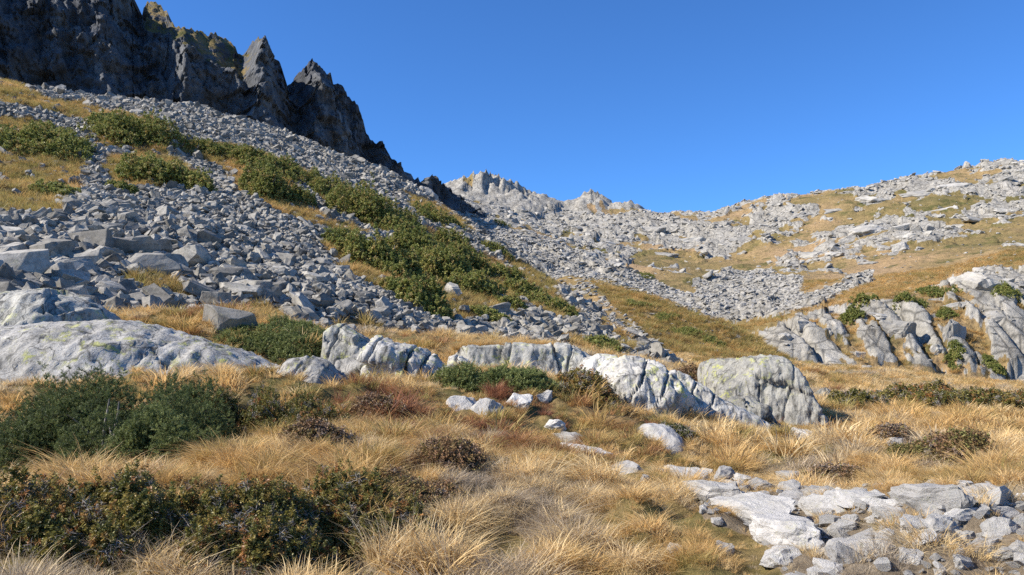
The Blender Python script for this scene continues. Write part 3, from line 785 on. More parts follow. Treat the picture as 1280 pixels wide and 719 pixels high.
profile_rock('cracked_rock', 'pale cracked rock with yellow lichen and a black cleft above the golden grass',
    [(453, 440), (456, 424), (468, 421), (482, 424), (500, 429), (524, 436), (540, 446), (556, 462), (566, 480)], 19.3, 2.4, 0.5, 12, 0.12, [(481, .35, .045, .20), (522, .15, .05, .40), (545, .3, .06, .3)], facet=.12)
profile_rock('low_ledge', 'low flat ledge joining the dark block to the cracked rock',
    [(415, 470), (425, 452), (445, 446), (462, 448), (474, 462)], 19.9, 1.5, 0.5, 41, 0.14, nx=80, ny=50, facet=.18)
profile_rock('low_ledge', 'flat slab continuing the cracked rock towards the split wedge',
    [(535, 482), (545, 462), (562, 456), (580, 460), (592, 478)], 18.8, 1.4, 0.5, 43, 0.14, nx=80, ny=50, facet=.18)
profile_rock('low_ledge', 'flat pale slab filling the gap between the grassy ledge and the smooth slab',
    [(722, 470), (730, 448), (748, 441), (768, 443), (782, 462)], 21.2, 1.8, 0.5, 45, 0.12, nx=80, ny=50, facet=.15)
profile_rock('low_ledge', 'thin flat slab emerging from grass between the whaleback tip and the dark block',
    [(320, 474), (332, 460), (356, 458), (372, 470)], 16.6, 1.2, 0.6, 47, 0.12, nx=80, ny=50, facet=.15)
profile_rock('split_wedge', 'narrow split rock wedge between the cracked rock and the long ledge',
    [(555, 472), (560, 448), (572, 443), (585, 450), (600, 468)], 20.2, 1.3, 0.5, 14, 0.15, [(574, .4, .05, .3)], nx=80, ny=50, facet=.2)
profile_rock('grassy_ledge', 'long low grey rock ledge with dry grass growing along its top',
    [(562, 455), (575, 434), (610, 431), (650, 432), (680, 433), (690, 428), (710, 429), (735, 438), (752, 458)], 22.6, 2.6, 0.45, 16, 0.09, [(690, -.2, .05, .25), (640, .2, .04, .12), (715, .3, .04, .12)], facet=.12, mat=M_boulder)
profile_rock('smooth_slab', 'smooth pale slab with an orange-yellow lichen patch sloping beside the ledge',
    [(742, 470), (752, 450), (790, 448), (815, 452), (835, 466), (852, 484), (868, 506)], 19.5, 3.0, 0.6, 18, 0.07, [(808, .7, .05, .25), (838, .6, .05, .2)], facet=.08)
profile_rock('tilted_slab', 'tilted lichen-streaked slab running down towards the big square boulder',
    [(826, 490), (838, 466), (856, 470), (882, 486), (905, 500), (930, 514), (955, 532)], 20.6, 2.2, 0.6, 21, 0.12, [(872, .6, .05, .2), (900, .6, .05, .18)], facet=.16)
profile_rock('square_boulder', 'big square boulder with green lichen on its top and fluted grey face',
    [(884, 480), (889, 456), (905, 451), (940, 449), (960, 446), (972, 448), (980, 458), (990, 474), (1000, 494), (1010, 516), (1016, 540)], 25.5, 3.4, 0.24, 23, 0.05, [(937, .12, .05, .09), (974, .25, .05, .10)], mat=M_boulder, facet=.05, nx=190, ny=110, fl=0.06, lean=0.12, skew=-0.7, nclip=3)
profile_rock('leaning_flake', 'dark split flake of stone leaning against the big square boulder',
    [(994, 540), (997, 488), (1003, 480), (1010, 484), (1017, 500), (1022, 535)], 24.2, 0.9, 0.4, 25, 0.15, [(1006, .1, .05, .2)], nx=70, ny=60, mat=M_boulder, facet=.2)
profile_rock('foot_block', 'broken grey block at the foot of the big square boulder',
    [(908, 520), (914, 500), (930, 496), (944, 498), (956, 512), (972, 536)], 22.4, 1.2, 0.45, 27, 0.2, [(930, .2, .04, .2)], nx=80, ny=60, mat=M_boulder, facet=.22)
profile_rock('half_hidden_rock', 'small dark rock half hidden in grass behind the leaning flake',
    [(1020, 510), (1026, 488), (1036, 485), (1048, 496), (1056, 512)], 31.0, 1.4, 0.6, 29, 0.2, nx=70, ny=50, mat=M_boulder, facet=.2)
profile_rock('pale_hummock_rock', 'pale rounded rock in the meadow with a small round bush growing over it',
    [(796, 552), (802, 536), (818, 530), (836, 532), (850, 544), (856, 556)], 15.2, 1.1, 0.8, 31, 0.15, nx=80, ny=50, mat=M_pale)
profile_rock('crest_boulder', 'large rounded white boulder perched on the talus skyline below the cliff foot',
    [(488, 242), (492, 231), (500, 227), (508, 230), (514, 242)], 108.0, 2.6, 0.7, 33, 0.1, nx=60, ny=40, sink=0.8, mat=M_outcrop)
profile_rock('slanting_slab', 'slanting grey slab lying next to the white boulder below the cliff foot',
    [(514, 246), (522, 230), (534, 232), (548, 246)], 112.0, 3.0, 0.6, 35, 0.1, nx=60, ny=40, sink=0.8, mat=M_outcrop)

# ------------------------------------------------------------------ stones set in the meadow and the rocky path
nat = [0]
def add_block(meshes, name, label, cat, x, y, z, s, yaw, tilt, group, seed):
    o = bpy.data.objects.new(name, meshes[seed % len(meshes)])
    link(o); o.location = (x, y, z)
    o.scale = s if isinstance(s, tuple) else (s, s, s)
    o.rotation_euler = (tilt[0], tilt[1], yaw)
    return tag(o, label, cat, group)

def ground_stone(u, v, wpx, hpx, up=0.35, yaw=0.0, label=None, name='meadow_stone', group='pale stones in the meadow', seed=0, tilt=(0, 0)):
    """a stone whose footprint spans wpx by hpx picture units around (u, v)"""
    a = hit([u, u, u], [v, v - hpx / 2, v + hpx / 2])
    x, y, z = a[0]
    wx = wpx / F * y / 2; dy = max((a[1][1] - a[2][1]) / 2, wx * 0.45)
    dy = min(dy, wx * 2.6)
    me = pale_meshes[seed % len(pale_meshes)]
    o = bpy.data.objects.new(name, me); link(o)
    hz = up * min(wx, dy)
    kk = 0.74 if name == 'path_stone' else 1.12
    o.scale = (wx * kk, dy * kk * 1.05, max(hz, 0.06) * 2.4)
    o.location = (x, y, z + 0.02 * hz); o.rotation_euler = (tilt[0], tilt[1], yaw)
    tag(o, label, 'stone', group)
    FOOT.append((x, y, wx * 0.85, dy * 0.85))
    return o

PATH_ST = [  # u, v, w, h, up, yaw, description
    (858, 600, 52, 34, .5, .3, 'pointed grey slab at the upper tip of the rocky path'),
    (893, 622, 70, 50, .45, .5, 'broad grey slab streaked lengthwise in the rocky path'),
    (940, 640, 84, 50, .4, .35, 'large bright whitish slab in the middle of the rocky path'),
    (985, 672, 90, 46, .42, .2, 'wide cracked white slab low in the rocky path beside grass'),
    (975, 700, 70, 30, .4, -.1, 'flat whitish slab at the lower edge of the rocky path'),
    (1075, 700, 120, 44, .45, .15, 'wide pale slab with dark undercut edge low in the rocky path'),
    (1030, 640, 44, 26, .6, .4, 'squarish pale stone standing beside the broad white slab'),
    (1020, 622, 34, 18, .6, -.3, 'small pale stone behind the squarish one in the path'),
    (990, 628, 40, 22, .5, .6, 'grey angular stone wedged between path slabs'),
    (1062, 625, 60, 18, .4, .1, 'low flat grey stone along the upper edge of the path'),
    (1100, 640, 46, 36, .6, .9, 'split grey block with dark joint in the rocky path'),
    (1122, 652, 38, 30, .7, .3, 'bright white block with shaded side in the rocky path'),
    (1148, 660, 56, 28, .5, -.2, 'pale stepped stone next to the bright white block'),
    (1110, 678, 46, 26, .6, .5, 'triangular grey stone beside a straw tussock'),
    (1172, 668, 66, 34, .45, .15, 'broad white slab with dark broken end in the path'),
    (1185, 676, 34, 22, .8, .9, 'dark-sided broken block at the end of the white slab'),
    (1140, 700, 34, 24, .6, .3, 'rounded white stone sunk in straw-coloured grass'),
    (1165, 628, 90, 18, .4, .12, 'long low stone with bright yellow lichen in the grass'),
    (1225, 622, 60, 14, .45, -.1, 'pale elongated stone at the end of the lichen stone'),
    (1235, 632, 34, 16, .6, .5, 'yellow-green lichened stone with a dark side'),
    (1200, 648, 80, 14, .3, .2, 'narrow pale rib of rock crossing the path'),
    (1255, 642, 70, 14, .3, .15, 'thin white rib of rock farther along the path'),
    (1250, 665, 60, 24, .4, .2, 'weathered grey slab beside the thin ribs'),
    (1275, 690, 40, 34, .5, .1, 'blocky pale stone beside golden grass'),
    (1222, 690, 60, 20, .3, .6, 'flat dusty slab with a straight edge in the path'),
    (1010, 655, 30, 16, .6, .2, 'small white stone resting against the cracked slab'),
    (1062, 655, 26, 18, .6, .8, 'small grey stone between two path slabs'),
    (1050, 672, 30, 14, .5, .3, 'little flat stone in the dusty part of the path'),
    (1205, 705, 40, 18, .5, .4, 'pale stone half buried in path dust'),
    (1040, 606, 30, 12, .5, .2, 'small pale stone at the meadow edge of the path'),
    (905, 598, 36, 14, .5, .1, 'rounded light stone in grass above the grey slab'),
    (1000, 604, 34, 12, .5, .7, 'mossy light stone in grass by the path edge'),
    (905, 690, 30, 14, .5, .1, 'small stone peeping from straw grass below the slabs'),
    (848, 694, 44, 20, .4, .1, 'grey stone showing through the grass below the path'),
]
for i, (u, v, w, h, up, yaw, lb) in enumerate(PATH_ST):
    ground_stone(u, v, w, h, up, yaw, lb, 'path_stone', 'stones of the rocky path', i, (random.uniform(-.12, .12), random.uniform(-.15, .1)))
PS_MARK = marks([(q[0], q[1], q[6]) for q in PATH_ST[:26]])
_py = np.sqrt(rng.uniform(5.2 ** 2, 11.5 ** 2, 400)); _px = (rng.uniform(830, 1330, 400) - 640) / F * _py; _pz = land(_px, _py); _pd = dust_mask(_px, _py, _pz)
npl = 0
for i in range(400):
    if npl >= 90: break
    x_, y_, z_ = float(_px[i]), float(_py[i]), float(_pz[i])
    if _pd[i] < 0.5: continue
    s_ = random.uniform(0.04, 0.15) * (1.3 if i % 5 == 0 else 1)
    near = min(PS_MARK, key=lambda m: (m[0] - x_) ** 2 + (m[1] - y_) ** 2)[2].split(' in ')[0].split(' beside ')[0].split(' at ')[0].split(' along ')[0]
    o = add_block(pale_meshes, 'path_stone', f"{'fist-sized' if s_ < .08 else 'head-sized'} broken stone by the {near}", 'stone', x_, y_, z_ + 0.1 * s_, (s_ * 1.2, s_, s_ * 1.3), random.uniform(0, 6.28), (random.gauss(0, .25), random.gauss(0, .25)), 'broken stones of the rocky path', i)
    npl += 1
MEADOW_ST = [
    (578, 508, 34, 8, .8, .1, 'flat white stone in reddish grass below the green juniper'),
    (608, 520, 42, 10, .8, .2, 'white stone beside the flat one in reddish grass'),
    (645, 508, 30, 9, .9, .4, 'white stone with dark hollow below the leafy bush'),
    (678, 500, 22, 10, 1.0, .1, 'upright pale stone right below the leafy bush'),
    (650, 482, 26, 5, .8, .2, 'small flat stone at the edge of the green juniper'),
    (692, 534, 26, 12, .6, .3, 'pale grey stone at the top of the bare streak'),
    (715, 552, 34, 18, .5, .5, 'grey slab in the bare dusty streak'),
    (735, 566, 36, 16, .5, .6, 'low dusty stone at the lower end of the bare streak'),
    (786, 592, 36, 12, .6, .2, 'pale rock showing through the grass beside grey tussocks'),
    (806, 604, 12, 8, .8, .2, 'tiny white stone beside grey tussocks'),
    (985, 541, 12, 9, 1.0, .1, 'small white stone in front of the square boulder'),
    (1003, 544, 16, 6, .8, .3, 'flat white stone in front of the square boulder'),
    (1018, 546, 12, 6, .8, .2, 'little white stone beyond the flat one in the grass'),
    (1008, 530, 22, 5, .8, .1, 'pale stone under the leaning flake'),
    (1115, 559, 36, 6, .6, .1, 'long pale stone lying in the meadow by a dark heath clump'),
    (1165, 583, 10, 5, .8, .1, 'very small pale stone alone in the meadow'),
    (1172, 607, 14, 8, .9, .1, 'white stone beside a brown heath clump above the path'),
    (610, 458, 24, 6, .8, .1, 'pale stone edge under the grassy ledge'),
    (472, 478, 18, 8, .9, .5, 'dark little stone in golden grass below the cracked rock'),
]
for i, (u, v, w, h, up, yaw, lb) in enumerate(MEADOW_ST):
    ground_stone(u, v, w, h, up, yaw, lb, 'meadow_stone', 'pale stones in the meadow', i + 5)

# far meadow-edge boulders below the hillside
for i, (u, v, w, lb) in enumerate([(1034, 458, 14, 'white boulder at the far edge of the meadow'), (1085, 462, 20, 'low flat boulder at the far edge of the meadow'), (992, 458, 12, 'small grey boulder where the meadow meets the hillside')]):
    p = hit([u], [v])[0]; s = w / F * p[1] / 2
    add_block(outcrop_meshes, 'meadow_edge_boulder', lb, 'boulder', p[0], p[1], p[2], s * 1.1, i * 1.1, (0, 0), 'boulders at the far meadow edge', i)

# ------------------------------------------------------------------ talus: single boulders, then the mass of scree
taken = []
def slope_tilt(x, y, f, e=0.8):
    gx_ = (f(x + e, y) - f(x - e, y)) / (2 * e); gy_ = (f(x, y + e) - f(x, y - e)) / (2 * e)
    return np.arctan(gy_), -np.arctan(gx_)

EXPL = [(188, 343, 62, 'box-shaped dark-fronted boulder above a patch of turf in the talus', 1.25), (60, 318, 60, 'slab-topped boulder in the coarse talus near the rock dome', 1.0), (20, 350, 70, 'big angular boulder behind the rock dome', 1.3), (72, 352, 44, 'blunt boulder next to the big angular one behind the rock dome', 1.3),
        (120, 312, 56, 'long boulder lying across the coarse talus', 1.0), (150, 318, 44, 'pyramid-like boulder in the coarse talus', 1.3), (280, 348, 40, 'pointed boulder above the turf strip at the talus foot', 1.3), (300, 372, 50, 'smooth grey boulder at the talus foot', 1.1), (160, 382, 46, 'pale-topped boulder just above the whaleback slab', 1.1),
        (205, 384, 50, 'flat-topped boulder beside the pale-topped one above the whaleback slab', 0.9), (268, 382, 40, 'leaning boulder at the foot of the talus near the juniper patch', 1.2), (285, 410, 60, 'lichen-covered low boulder between whaleback slab and juniper patch', 1.9), (330, 372, 44, 'angular boulder at the talus foot above the juniper patch', 1.2),
        (375, 398, 46, 'wide grey boulder right above the juniper patch', 1.0), (385, 352, 40, 'large light boulder in the middle of the finer scree', 1.2), (470, 402, 22, 'bright cube-like block at the scree foot above the cracked rock', 1.4), (530, 396, 16, 'white block standing out below the lowest talus bush', 1.4), (110, 358, 46, 'tabular boulder behind the rock dome', 1.0), (240, 330, 46, 'dark-sided boulder beside the box-shaped one', 1.2), (8, 300, 46, 'boulder at the top of the coarse talus by the brown turf', 1.1)]
for i, (u, v, w, lb, hs_) in enumerate(EXPL):
    p = hit([u], [v])[0]; s = w / F * p[1] / 2
    r = random.Random(i)
    add_block(boulder_meshes, 'talus_boulder', lb, 'boulder', p[0], p[1], p[2] + 0.25 * s, (s * 1.1, s * 1.0, s * hs_), r.uniform(-.6, .6), (r.uniform(-.15, .25), r.uniform(-.2, .2)), 'boulders of the talus', i)
    taken.append((p[0], p[1], s))

cy0 = np.exp(rng.uniform(math.log(22), math.log(92), 2400)); cx0 = (rng.uniform(-40, 860, 2400) - 640) / F * cy0
H_ = np.stack([cx0, cy0, land(cx0, cy0)], 1)
cand_u, cand_v = project(*H_.T)
ON_T = (np.abs(talus_s(cx0, cy0) - H_[:, 2]) < 0.05) & ~talus_veg(*H_.T)
T_MARK = marks([(190, 228, 'the lone rounded shrub'), (155, 182, 'the wide dark shrub below the cliff'), (60, 262, 'the lower edge of the brown turf'), (188, 343, 'the box-shaped dark-fronted boulder'), (60, 318, 'the slab-topped boulder'), (20, 350, 'the big boulder behind the rock dome'), (200, 365, 'the turf patch in the coarse talus'), (330, 250, 'the round shrub overhanging the scree'), (300, 372, 'the smooth grey boulder at the talus foot'), (350, 402, 'the juniper patch'), (385, 352, 'the large light boulder in finer scree'), (430, 314, 'the small yellowish shrub'), (420, 270, 'the scree tongue between shrubs'), (475, 345, 'the large bright green shrub'), (470, 402, 'the bright cube-like block'), (535, 394, 'the lowest dark shrub'), (600, 400, 'the scree above the long grassy ledge'), (660, 410, 'the scree above the smooth slab'), (700, 394, 'the last small shrub of the strip'), (760, 430, 'the end of the talus'), (250, 290, 'the middle of the open talus'), (120, 290, 'the narrow scree chute beside brown turf'), (640, 345, 'the dark strip of shrubs')])
nb = 0
ang = ['flat', 'blocky', 'angular', 'wedge-shaped', 'thick']
for k in rng.permutation(2400):
    if nb >= 270: break
    x, y, z = H_[k]; u, v = cand_u[k], cand_v[k]
    if not (20 < y < 95): continue
    if not ON_T[k] or v < 225: continue
    coarse = smooth(330, 60, u) * smooth(270, 330, v)
    px = rng.uniform(9, 13) + coarse * rng.uniform(2, 24) + 8 * smooth(300, 420, v) * rng.uniform(0, 1) ** 2
    s = px / F * y / 2
    if s > 2.2: continue
    if any((x - a) ** 2 + (y - b) ** 2 < (0.8 * (s + c)) ** 2 for a, b, c in taken): continue
    taken.append((x, y, s))
    me_i = int(rng.integers(20)); dz = boulder_meshes[me_i].name
    big = 'large' if px > 28 else ('medium-sized' if px > 17 else 'small')
    zs = float(rng.uniform(0.75, 1.6)); ht = dims_of(me_i + 50)[2] * zs
    shp = 'flat' if ht < 0.45 else ('tall' if ht > 0.72 else 'blocky')
    where = min(T_MARK, key=lambda m: (m[0] - x) ** 2 + (m[1] - y) ** 2)[2]
    add_block(boulder_meshes, 'talus_boulder', f'{big} {shp} grey talus boulder lying near {where}', 'boulder', x, y, z + 0.2 * s,
              (s * 1.15, s * 1.1, s * zs), rng.uniform(0, 6.28), (rng.normal(0.12, 0.25), rng.normal(0, 0.25)), 'boulders of the talus', me_i)
    nb += 1

# scree: everything too small or too many to pick apart
def frustum_points(n, u0, u1, y0, y1):
    """uniform over the ground inside a wedge of the view"""
    y = np.sqrt(rng.uniform(y0 ** 2, y1 ** 2, n)); u = rng.uniform(u0, u1, n)
    return (u - 640) / F * y, y

x, y = frustum_points(190000, -320, 930, 21, 126)
z = land(x, y); u, v = project(x, y, z)
keep = (np.abs(talus_s(x, y) - z) < 0.02)
veg = talus_veg(x, y, z)
keep &= ~veg | (rng.uniform(size=len(x)) < 0.035)
x, y, z, u, v = (a[keep] for a in (x, y, z, u, v))
coarse = smooth(360, 60, u) * smooth(240, 330, v)
s = 0.08 + 0.062 * rng.gamma(1.7, 1.0, len(x)) + coarse * 0.28 * rng.uniform(size=len(x)) ** 2
s = np.clip(s * (1 + 0.2 * smooth(60, 110, y)), 0.10, 1.2)
n = len(x)
rot = np.stack([rng.normal(0.2, 0.55, n), rng.normal(0, 0.55, n), rng.uniform(0, 6.28, n)], 1)
scatter('scree_rubble', np.stack([x, y, z + s * rng.uniform(-0.1, 0.5, n)], 1), rot, np.stack([s * 1.2, s, s * rng.uniform(0.7, 1.5, n)], 1), rng.integers(0, 16, n), rng.uniform(size=n), C_scree, label='grey angular scree covering the talus slope', category='scree')

# hillside rubble: scree fans and loose rock in the turf
x, y = frustum_points(130000, 520, 1500, 66, 330)
z = land(x, y); u, v = project(x, y, z)
on_h = np.abs(hill_s(x, y) - z) < 0.05
on_s = spur_ok(x, y) & (np.abs(spur_s(x, y) - z) < 0.05)
j = 8 * fbm(x, y, 71, 2, 0.06)
scree = inpoly(u + j, v + j, SCREE_FAN) | inpoly(u + j, v + j, GULLY)
rk = hill_rock(x, y, z)
pr = np.where(scree, 1.0, (0.015 + 0.09 * rk) * np.where(y < 100, 0.35, 1.0))
pr = np.where(on_s & ~scree, 0.14, pr)
keep = (on_h | on_s) & (rng.uniform(size=len(x)) < pr) & ~((y > 285) & (v < 262))
x, y, z, scree, rk = (a[keep] for a in (x, y, z, scree, rk))
n = len(x)
s = np.where(scree, 0.16 + 0.09 * rng.gamma(2, 1, n), 0.16 + 0.15 * rng.gamma(1.4, 1, n) * (0.4 + rk))
s = np.clip(s * (0.6 + 0.4 * smooth(60, 200, y)), 0.2, 2.2)
rot = np.stack([rng.normal(0.1, 0.3, n), rng.normal(0, 0.3, n), rng.uniform(0, 6.28, n)], 1)
scatter('hillside_rubble', np.stack([x, y, z + 0.05 * s], 1), rot, np.stack([s * 1.2, s, s * rng.uniform(0.6, 1.2, n)], 1), rng.integers(0, 12, n), rng.uniform(size=n), C_hill, label='pale loose rock strewn over the hillside turf', category='rubble')

# outcrops of the hillside, one by one
OUT = [(1088, 290, 50, 34), (1066, 300, 34, 26), (1110, 300, 40, 22), (1135, 296, 30, 20), (1108, 312, 22, 16), (1128, 310, 24, 18), (1152, 312, 22, 14), (1020, 320, 36, 16), (1000, 332, 30, 14), (1045, 318, 26, 12), (1060, 310, 24, 14), (1090, 330, 30, 10),
       (1040, 420, 26, 52), (1058, 440, 20, 40), (1005, 408, 18, 26), (1010, 430, 16, 34), (985, 425, 22, 30), (960, 430, 26, 22), (1110, 396, 34, 16), (1085, 410, 22, 14), (1130, 420, 36, 50), (1150, 430, 26, 46), (1195, 420, 34, 62), (1220, 440, 36, 60), (1250, 400, 60, 54), (1240, 360, 56, 46), (1210, 352, 40, 30), (1268, 430, 40, 70), (1175, 440, 26, 50), (1100, 440, 24, 40), (1080, 448, 24, 30), (1200, 385, 34, 18), (1165, 395, 20, 14),
       (930, 300, 40, 18), (900, 318, 26, 16), (870, 300, 34, 16), (820, 290, 30, 14), (780, 300, 24, 14), (960, 285, 34, 14), (1000, 270, 40, 14), (1050, 262, 36, 14), (1100, 250, 50, 16), (1160, 240, 60, 14), (1200, 232, 50, 12), (1130, 270, 40, 12), (1180, 262, 40, 14), (1220, 275, 36, 14), (1260, 262, 34, 12), (720, 285, 22, 12), (690, 296, 20, 12), (650, 262, 18, 14), (682, 262, 12, 16), (835, 320, 30, 12), (740, 320, 22, 10)]
HILL_MARK = marks([(980, 370, 'the scree fan'), (1080, 340, 'the thin end of the scree fan'), (850, 330, 'the golden turf patch'), (1180, 372, 'the dark shrub strip'), (1068, 405, 'the green buttress shrub'), (1245, 465, 'the shrub under the buttress'), (1195, 458, 'the shrub where buttress meets meadow'), (1140, 378, 'the olive bench shrub'),
            (742, 262, 'the jagged tor'), (610, 250, 'the far jagged ridge'), (1000, 246, 'the gently rising skyline'), (1200, 215, 'the high end of the skyline'), (1100, 290, 'the broad whitish slabs'), (700, 330, 'the valley scree'), (1250, 310, 'the golden bench'), (960, 425, 'the foot of the spur')])
for i, (u, v, w, h) in enumerate(OUT):
    if v > 395 and i % 2: continue
    p = hit([u], [v])[0]; r = random.Random(i + 40)
    up_ = v < 340
    w, h = (w * 0.75, h * 0.8) if up_ else (w * 0.85, h * 0.8)
    wx = w / F * p[1] / 2; hz = h / F * p[1] / 2
    size = 'large' if wx > 2.4 else ('middling' if wx > 1.5 else 'small')
    shape = 'upright' if h > 1.2 * w else ('flat' if h < 0.45 * w else 'blocky')
    d_ = min(HILL_MARK, key=lambda m: (m[0] - p[0]) ** 2 + (m[1] - p[1]) ** 2)[2]
    lb = f'{size} {shape} pale rock outcrop on the hillside by {d_}'
    o = add_block(outcrop_meshes, 'rock_outcrop', lb, 'outcrop', p[0], p[1] + wx * (0.35 if up_ else 0.6), p[2] - (0.25 if up_ else 0.1) * hz, (wx * 1.2, wx * 0.9, hz * 1.8), r.uniform(-.5, .5), (r.uniform(.1, .4), r.uniform(-.2, .2)), 'rock outcrops of the hillside', i)

# pebbles on the rocky path
x, y = frustum_points(9000, 780, 1420, 4.5, 16)
z = land(x, y); k = (dust_mask(x, y, z) > 0.5) & (rng.uniform(size=len(x)) < 0.7)
x, y, z = x[k], y[k], z[k]; n = len(x)
s = 0.012 + 0.018 * rng.gamma(1.3, 1, n)
scatter('path_gravel', np.stack([x, y, z + 0.2 * s], 1), np.stack([rng.normal(0, .3, n), rng.normal(0, .3, n), rng.uniform(0, 6.28, n)], 1), s, rng.integers(0, 8, n), rng.uniform(size=n), C_pebble, label='small pale stones strewn on the rocky path', category='gravel')

# ------------------------------------------------------------------ shrubs
def euler_to(n, jit=0.35):
    m = n + rng.normal(0, jit, n.shape); m /= np.linalg.norm(m, axis=1)[:, None]
    return np.stack([np.zeros(len(m)), np.arccos(np.clip(m[:, 2], -1, 1)), np.arctan2(m[:, 1], m[:, 0])], 1)

def stem_mesh(seed, H, spread, rad):
    r = np.random.default_rng(seed); n = 6
    a = r.uniform(0, 6.28); P = []
    for i in range(n):
        t = i / (n - 1)
        P.append((math.cos(a) * spread * t ** 1.3 + r.normal(0, .05) * spread * t, math.sin(a) * spread * t ** 1.3 + r.normal(0, .05) * spread * t, H * t ** 0.9 - 0.05))
    V, Fc = [], []
    for i, p in enumerate(P):
        rd = rad * (1 - 0.8 * i / (n - 1))
        for k in range(5): V.append((p[0] + rd * math.cos(k * 1.2566), p[1] + rd * math.sin(k * 1.2566), p[2]))
    for i in range(n - 1):
        for k in range(5): Fc.append((i * 5 + k, i * 5 + (k + 1) % 5, i * 5 + 5 + (k + 1) % 5, i * 5 + 5 + k))
    return mesh_from('stem', V, Fc, M_twig, True)

BUSH_FOOT = []
def bush(name, label, u, v, wpx, hpx, coll, nspr, scale, group=None, cat='shrub', depth=0.8, tint=(0.5, 0.22), nlobe=7, stems=3, flat=1.0, up=0.5, shell=0.35, lob=(0.40, 0.62)):
    p = hit([u], [v])[0]
    y = p[1]
    W = wpx / F * y / 2; D = W * depth
    cx, cy = p[0], p[1] + D * 0.75
    spr = {'juniper_sprig': .13, 'rhododendron_sprig': .09, 'shrub_sprig': .34, 'heath_sprig': .16}[coll.name] * scale
    Hh = max((float(unproj(u, v - hpx, cy)[2]) - float(land(cx, cy)) - 0.8 * spr) * flat, 0.25 * hpx / F * y, 0.08)
    seed = int(u * 7 + v)
    r = np.random.default_rng(seed)
    root = bpy.data.objects.new(name, None); root.location = (cx, cy, float(land(cx, cy))); root.empty_display_size = 0.2
    link(root); tag(root, label, cat, group)
    rz = root.location[2]
    # lobes: small domes spread over the footprint
    L = []
    for i in range(nlobe):
        a = r.uniform(0, 6.28); q = math.sqrt(r.uniform(0, (1.05 - lob[0]) ** 2 * 1.4)) if i else 0
        L.append((q * math.cos(a) * W, q * math.sin(a) * D, r.uniform(*lob), Hh * r.uniform(0.55, 1.05) * (1 - 0.35 * q)))
    L = np.array(L)
    li = r.integers(0, nlobe, nspr)
    ph = r.uniform(0, 6.28, nspr); ct = r.uniform(-0.05, 1, nspr); st = np.sqrt(np.maximum(0, 1 - ct ** 2))
    rad = 1 - shell * r.uniform(size=nspr) ** 1.5
    nx_, ny_, nz_ = st * np.cos(ph), st * np.sin(ph), ct
    lump = 1 + 0.30 * perlin(nx_ * 2 + li, ny_ * 2, nz_ * 2 + seed * 0.1) + 0.22 * perlin(nx_ * 5 + li, ny_ * 5, nz_ * 5)
    px = L[li, 0] + nx_ * rad * L[li, 2] * W * lump; py = L[li, 1] + ny_ * rad * L[li, 2] * D * lump
    zg = land(cx + px, cy + py) - rz
    pz = zg + nz_ * rad * L[li, 3] * lump
    N = np.stack([nx_ / W, ny_ / max(D, .1), nz_ / Hh], 1); N /= np.linalg.norm(N, axis=1)[:, None]
    N[:, 2] += up; N /= np.linalg.norm(N, axis=1)[:, None]
    ti = np.clip(r.normal(tint[0], tint[1], nspr) + 0.25 * perlin(px / W * 2, py / W * 2, seed), 0, 1)
    sc_ = scale * r.uniform(0.7, 1.25, nspr)
    scatter('foliage', np.stack([px, py, pz], 1), euler_to(N), sc_, np.where(r.uniform(size=nspr) < (0.05 if coll is C_rhodo else 0.0), 5, r.integers(0, 5, nspr)), ti, coll, parent=root)
    for i in range(stems):
        o = bpy.data.objects.new('stem', stem_mesh(seed + i, Hh * r.uniform(0.45, 0.75), W * r.uniform(0.15, 0.45), max(0.012, 0.03 * Hh)))
        link(o, root); o.location = (r.uniform(-.3, .3) * W, r.uniform(-.3, .3) * D, 0)
    if coll is not C_heath: BUSH_FOOT.append((cx, cy, W * 0.85, D * 0.85))
    return root

# near shrubs
bush('juniper_mat', 'large dark green juniper mat lying below the whaleback slab', 70, 592, 350, 142, C_juniper, 14000, 0.72, depth=0.62, tint=(0.36, 0.26), nlobe=44, stems=4, lob=(0.14, 0.28), up=0.0)
bush('juniper_mat', 'green juniper lobe at the edge of the dark mat beside dry grass', 180, 590, 140, 100, C_juniper, 8000, 0.72, depth=0.7, tint=(0.55, 0.26), nlobe=26, stems=3, lob=(0.18, 0.34), up=0.0)
bush('rhododendron_bush', 'glossy-leaved low rhododendron thicket below the juniper mat', 180, 702, 380, 108, C_rhodo, 11000, 0.66, depth=0.46, tint=(0.58, 0.24), nlobe=60, stems=14, shell=0.7, lob=(0.10, 0.22), up=0.1)
bush('rhododendron_bush', 'twiggy rhododendron bush next to the bare grey soil', 390, 686, 230, 100, C_rhodo, 6000, 0.66, depth=0.6, tint=(0.55, 0.27), nlobe=40, stems=16, shell=0.75, lob=(0.12, 0.26), up=0.1)
bush('rhododendron_bush', 'rhododendron bush with brown side between juniper mat and golden tussocks', 322, 548, 165, 82, C_rhodo, 6000, 0.68, depth=0.7, tint=(0.55, 0.27), nlobe=34, stems=10, shell=0.7, lob=(0.13, 0.28), up=0.15)
bush('juniper_bush', 'light green juniper patch at the foot of the talus beside the dark block', 350, 446, 150, 38, C_juniper, 3200, 1.5, depth=0.7, tint=(0.75, 0.2), nlobe=9)
bush('juniper_bush', 'light green juniper spreading in front of the grassy ledge', 625, 488, 130, 34, C_juniper, 3000, 1.4, depth=0.6, tint=(0.72, 0.2), nlobe=9)
bush('bilberry_bush', 'yellow-brown leafy bush in front of the smooth slab', 735, 496, 96, 40, C_rhodo, 1500, 1.5, depth=0.7, tint=(0.75, 0.2), nlobe=7, stems=6, shell=0.6)
bush('bilberry_bush', 'sparse dark bush at the lower edge of the smooth slab', 795, 504, 60, 26, C_rhodo, 500, 1.5, depth=0.5, tint=(0.4, 0.3), nlobe=5, stems=5, shell=0.6)
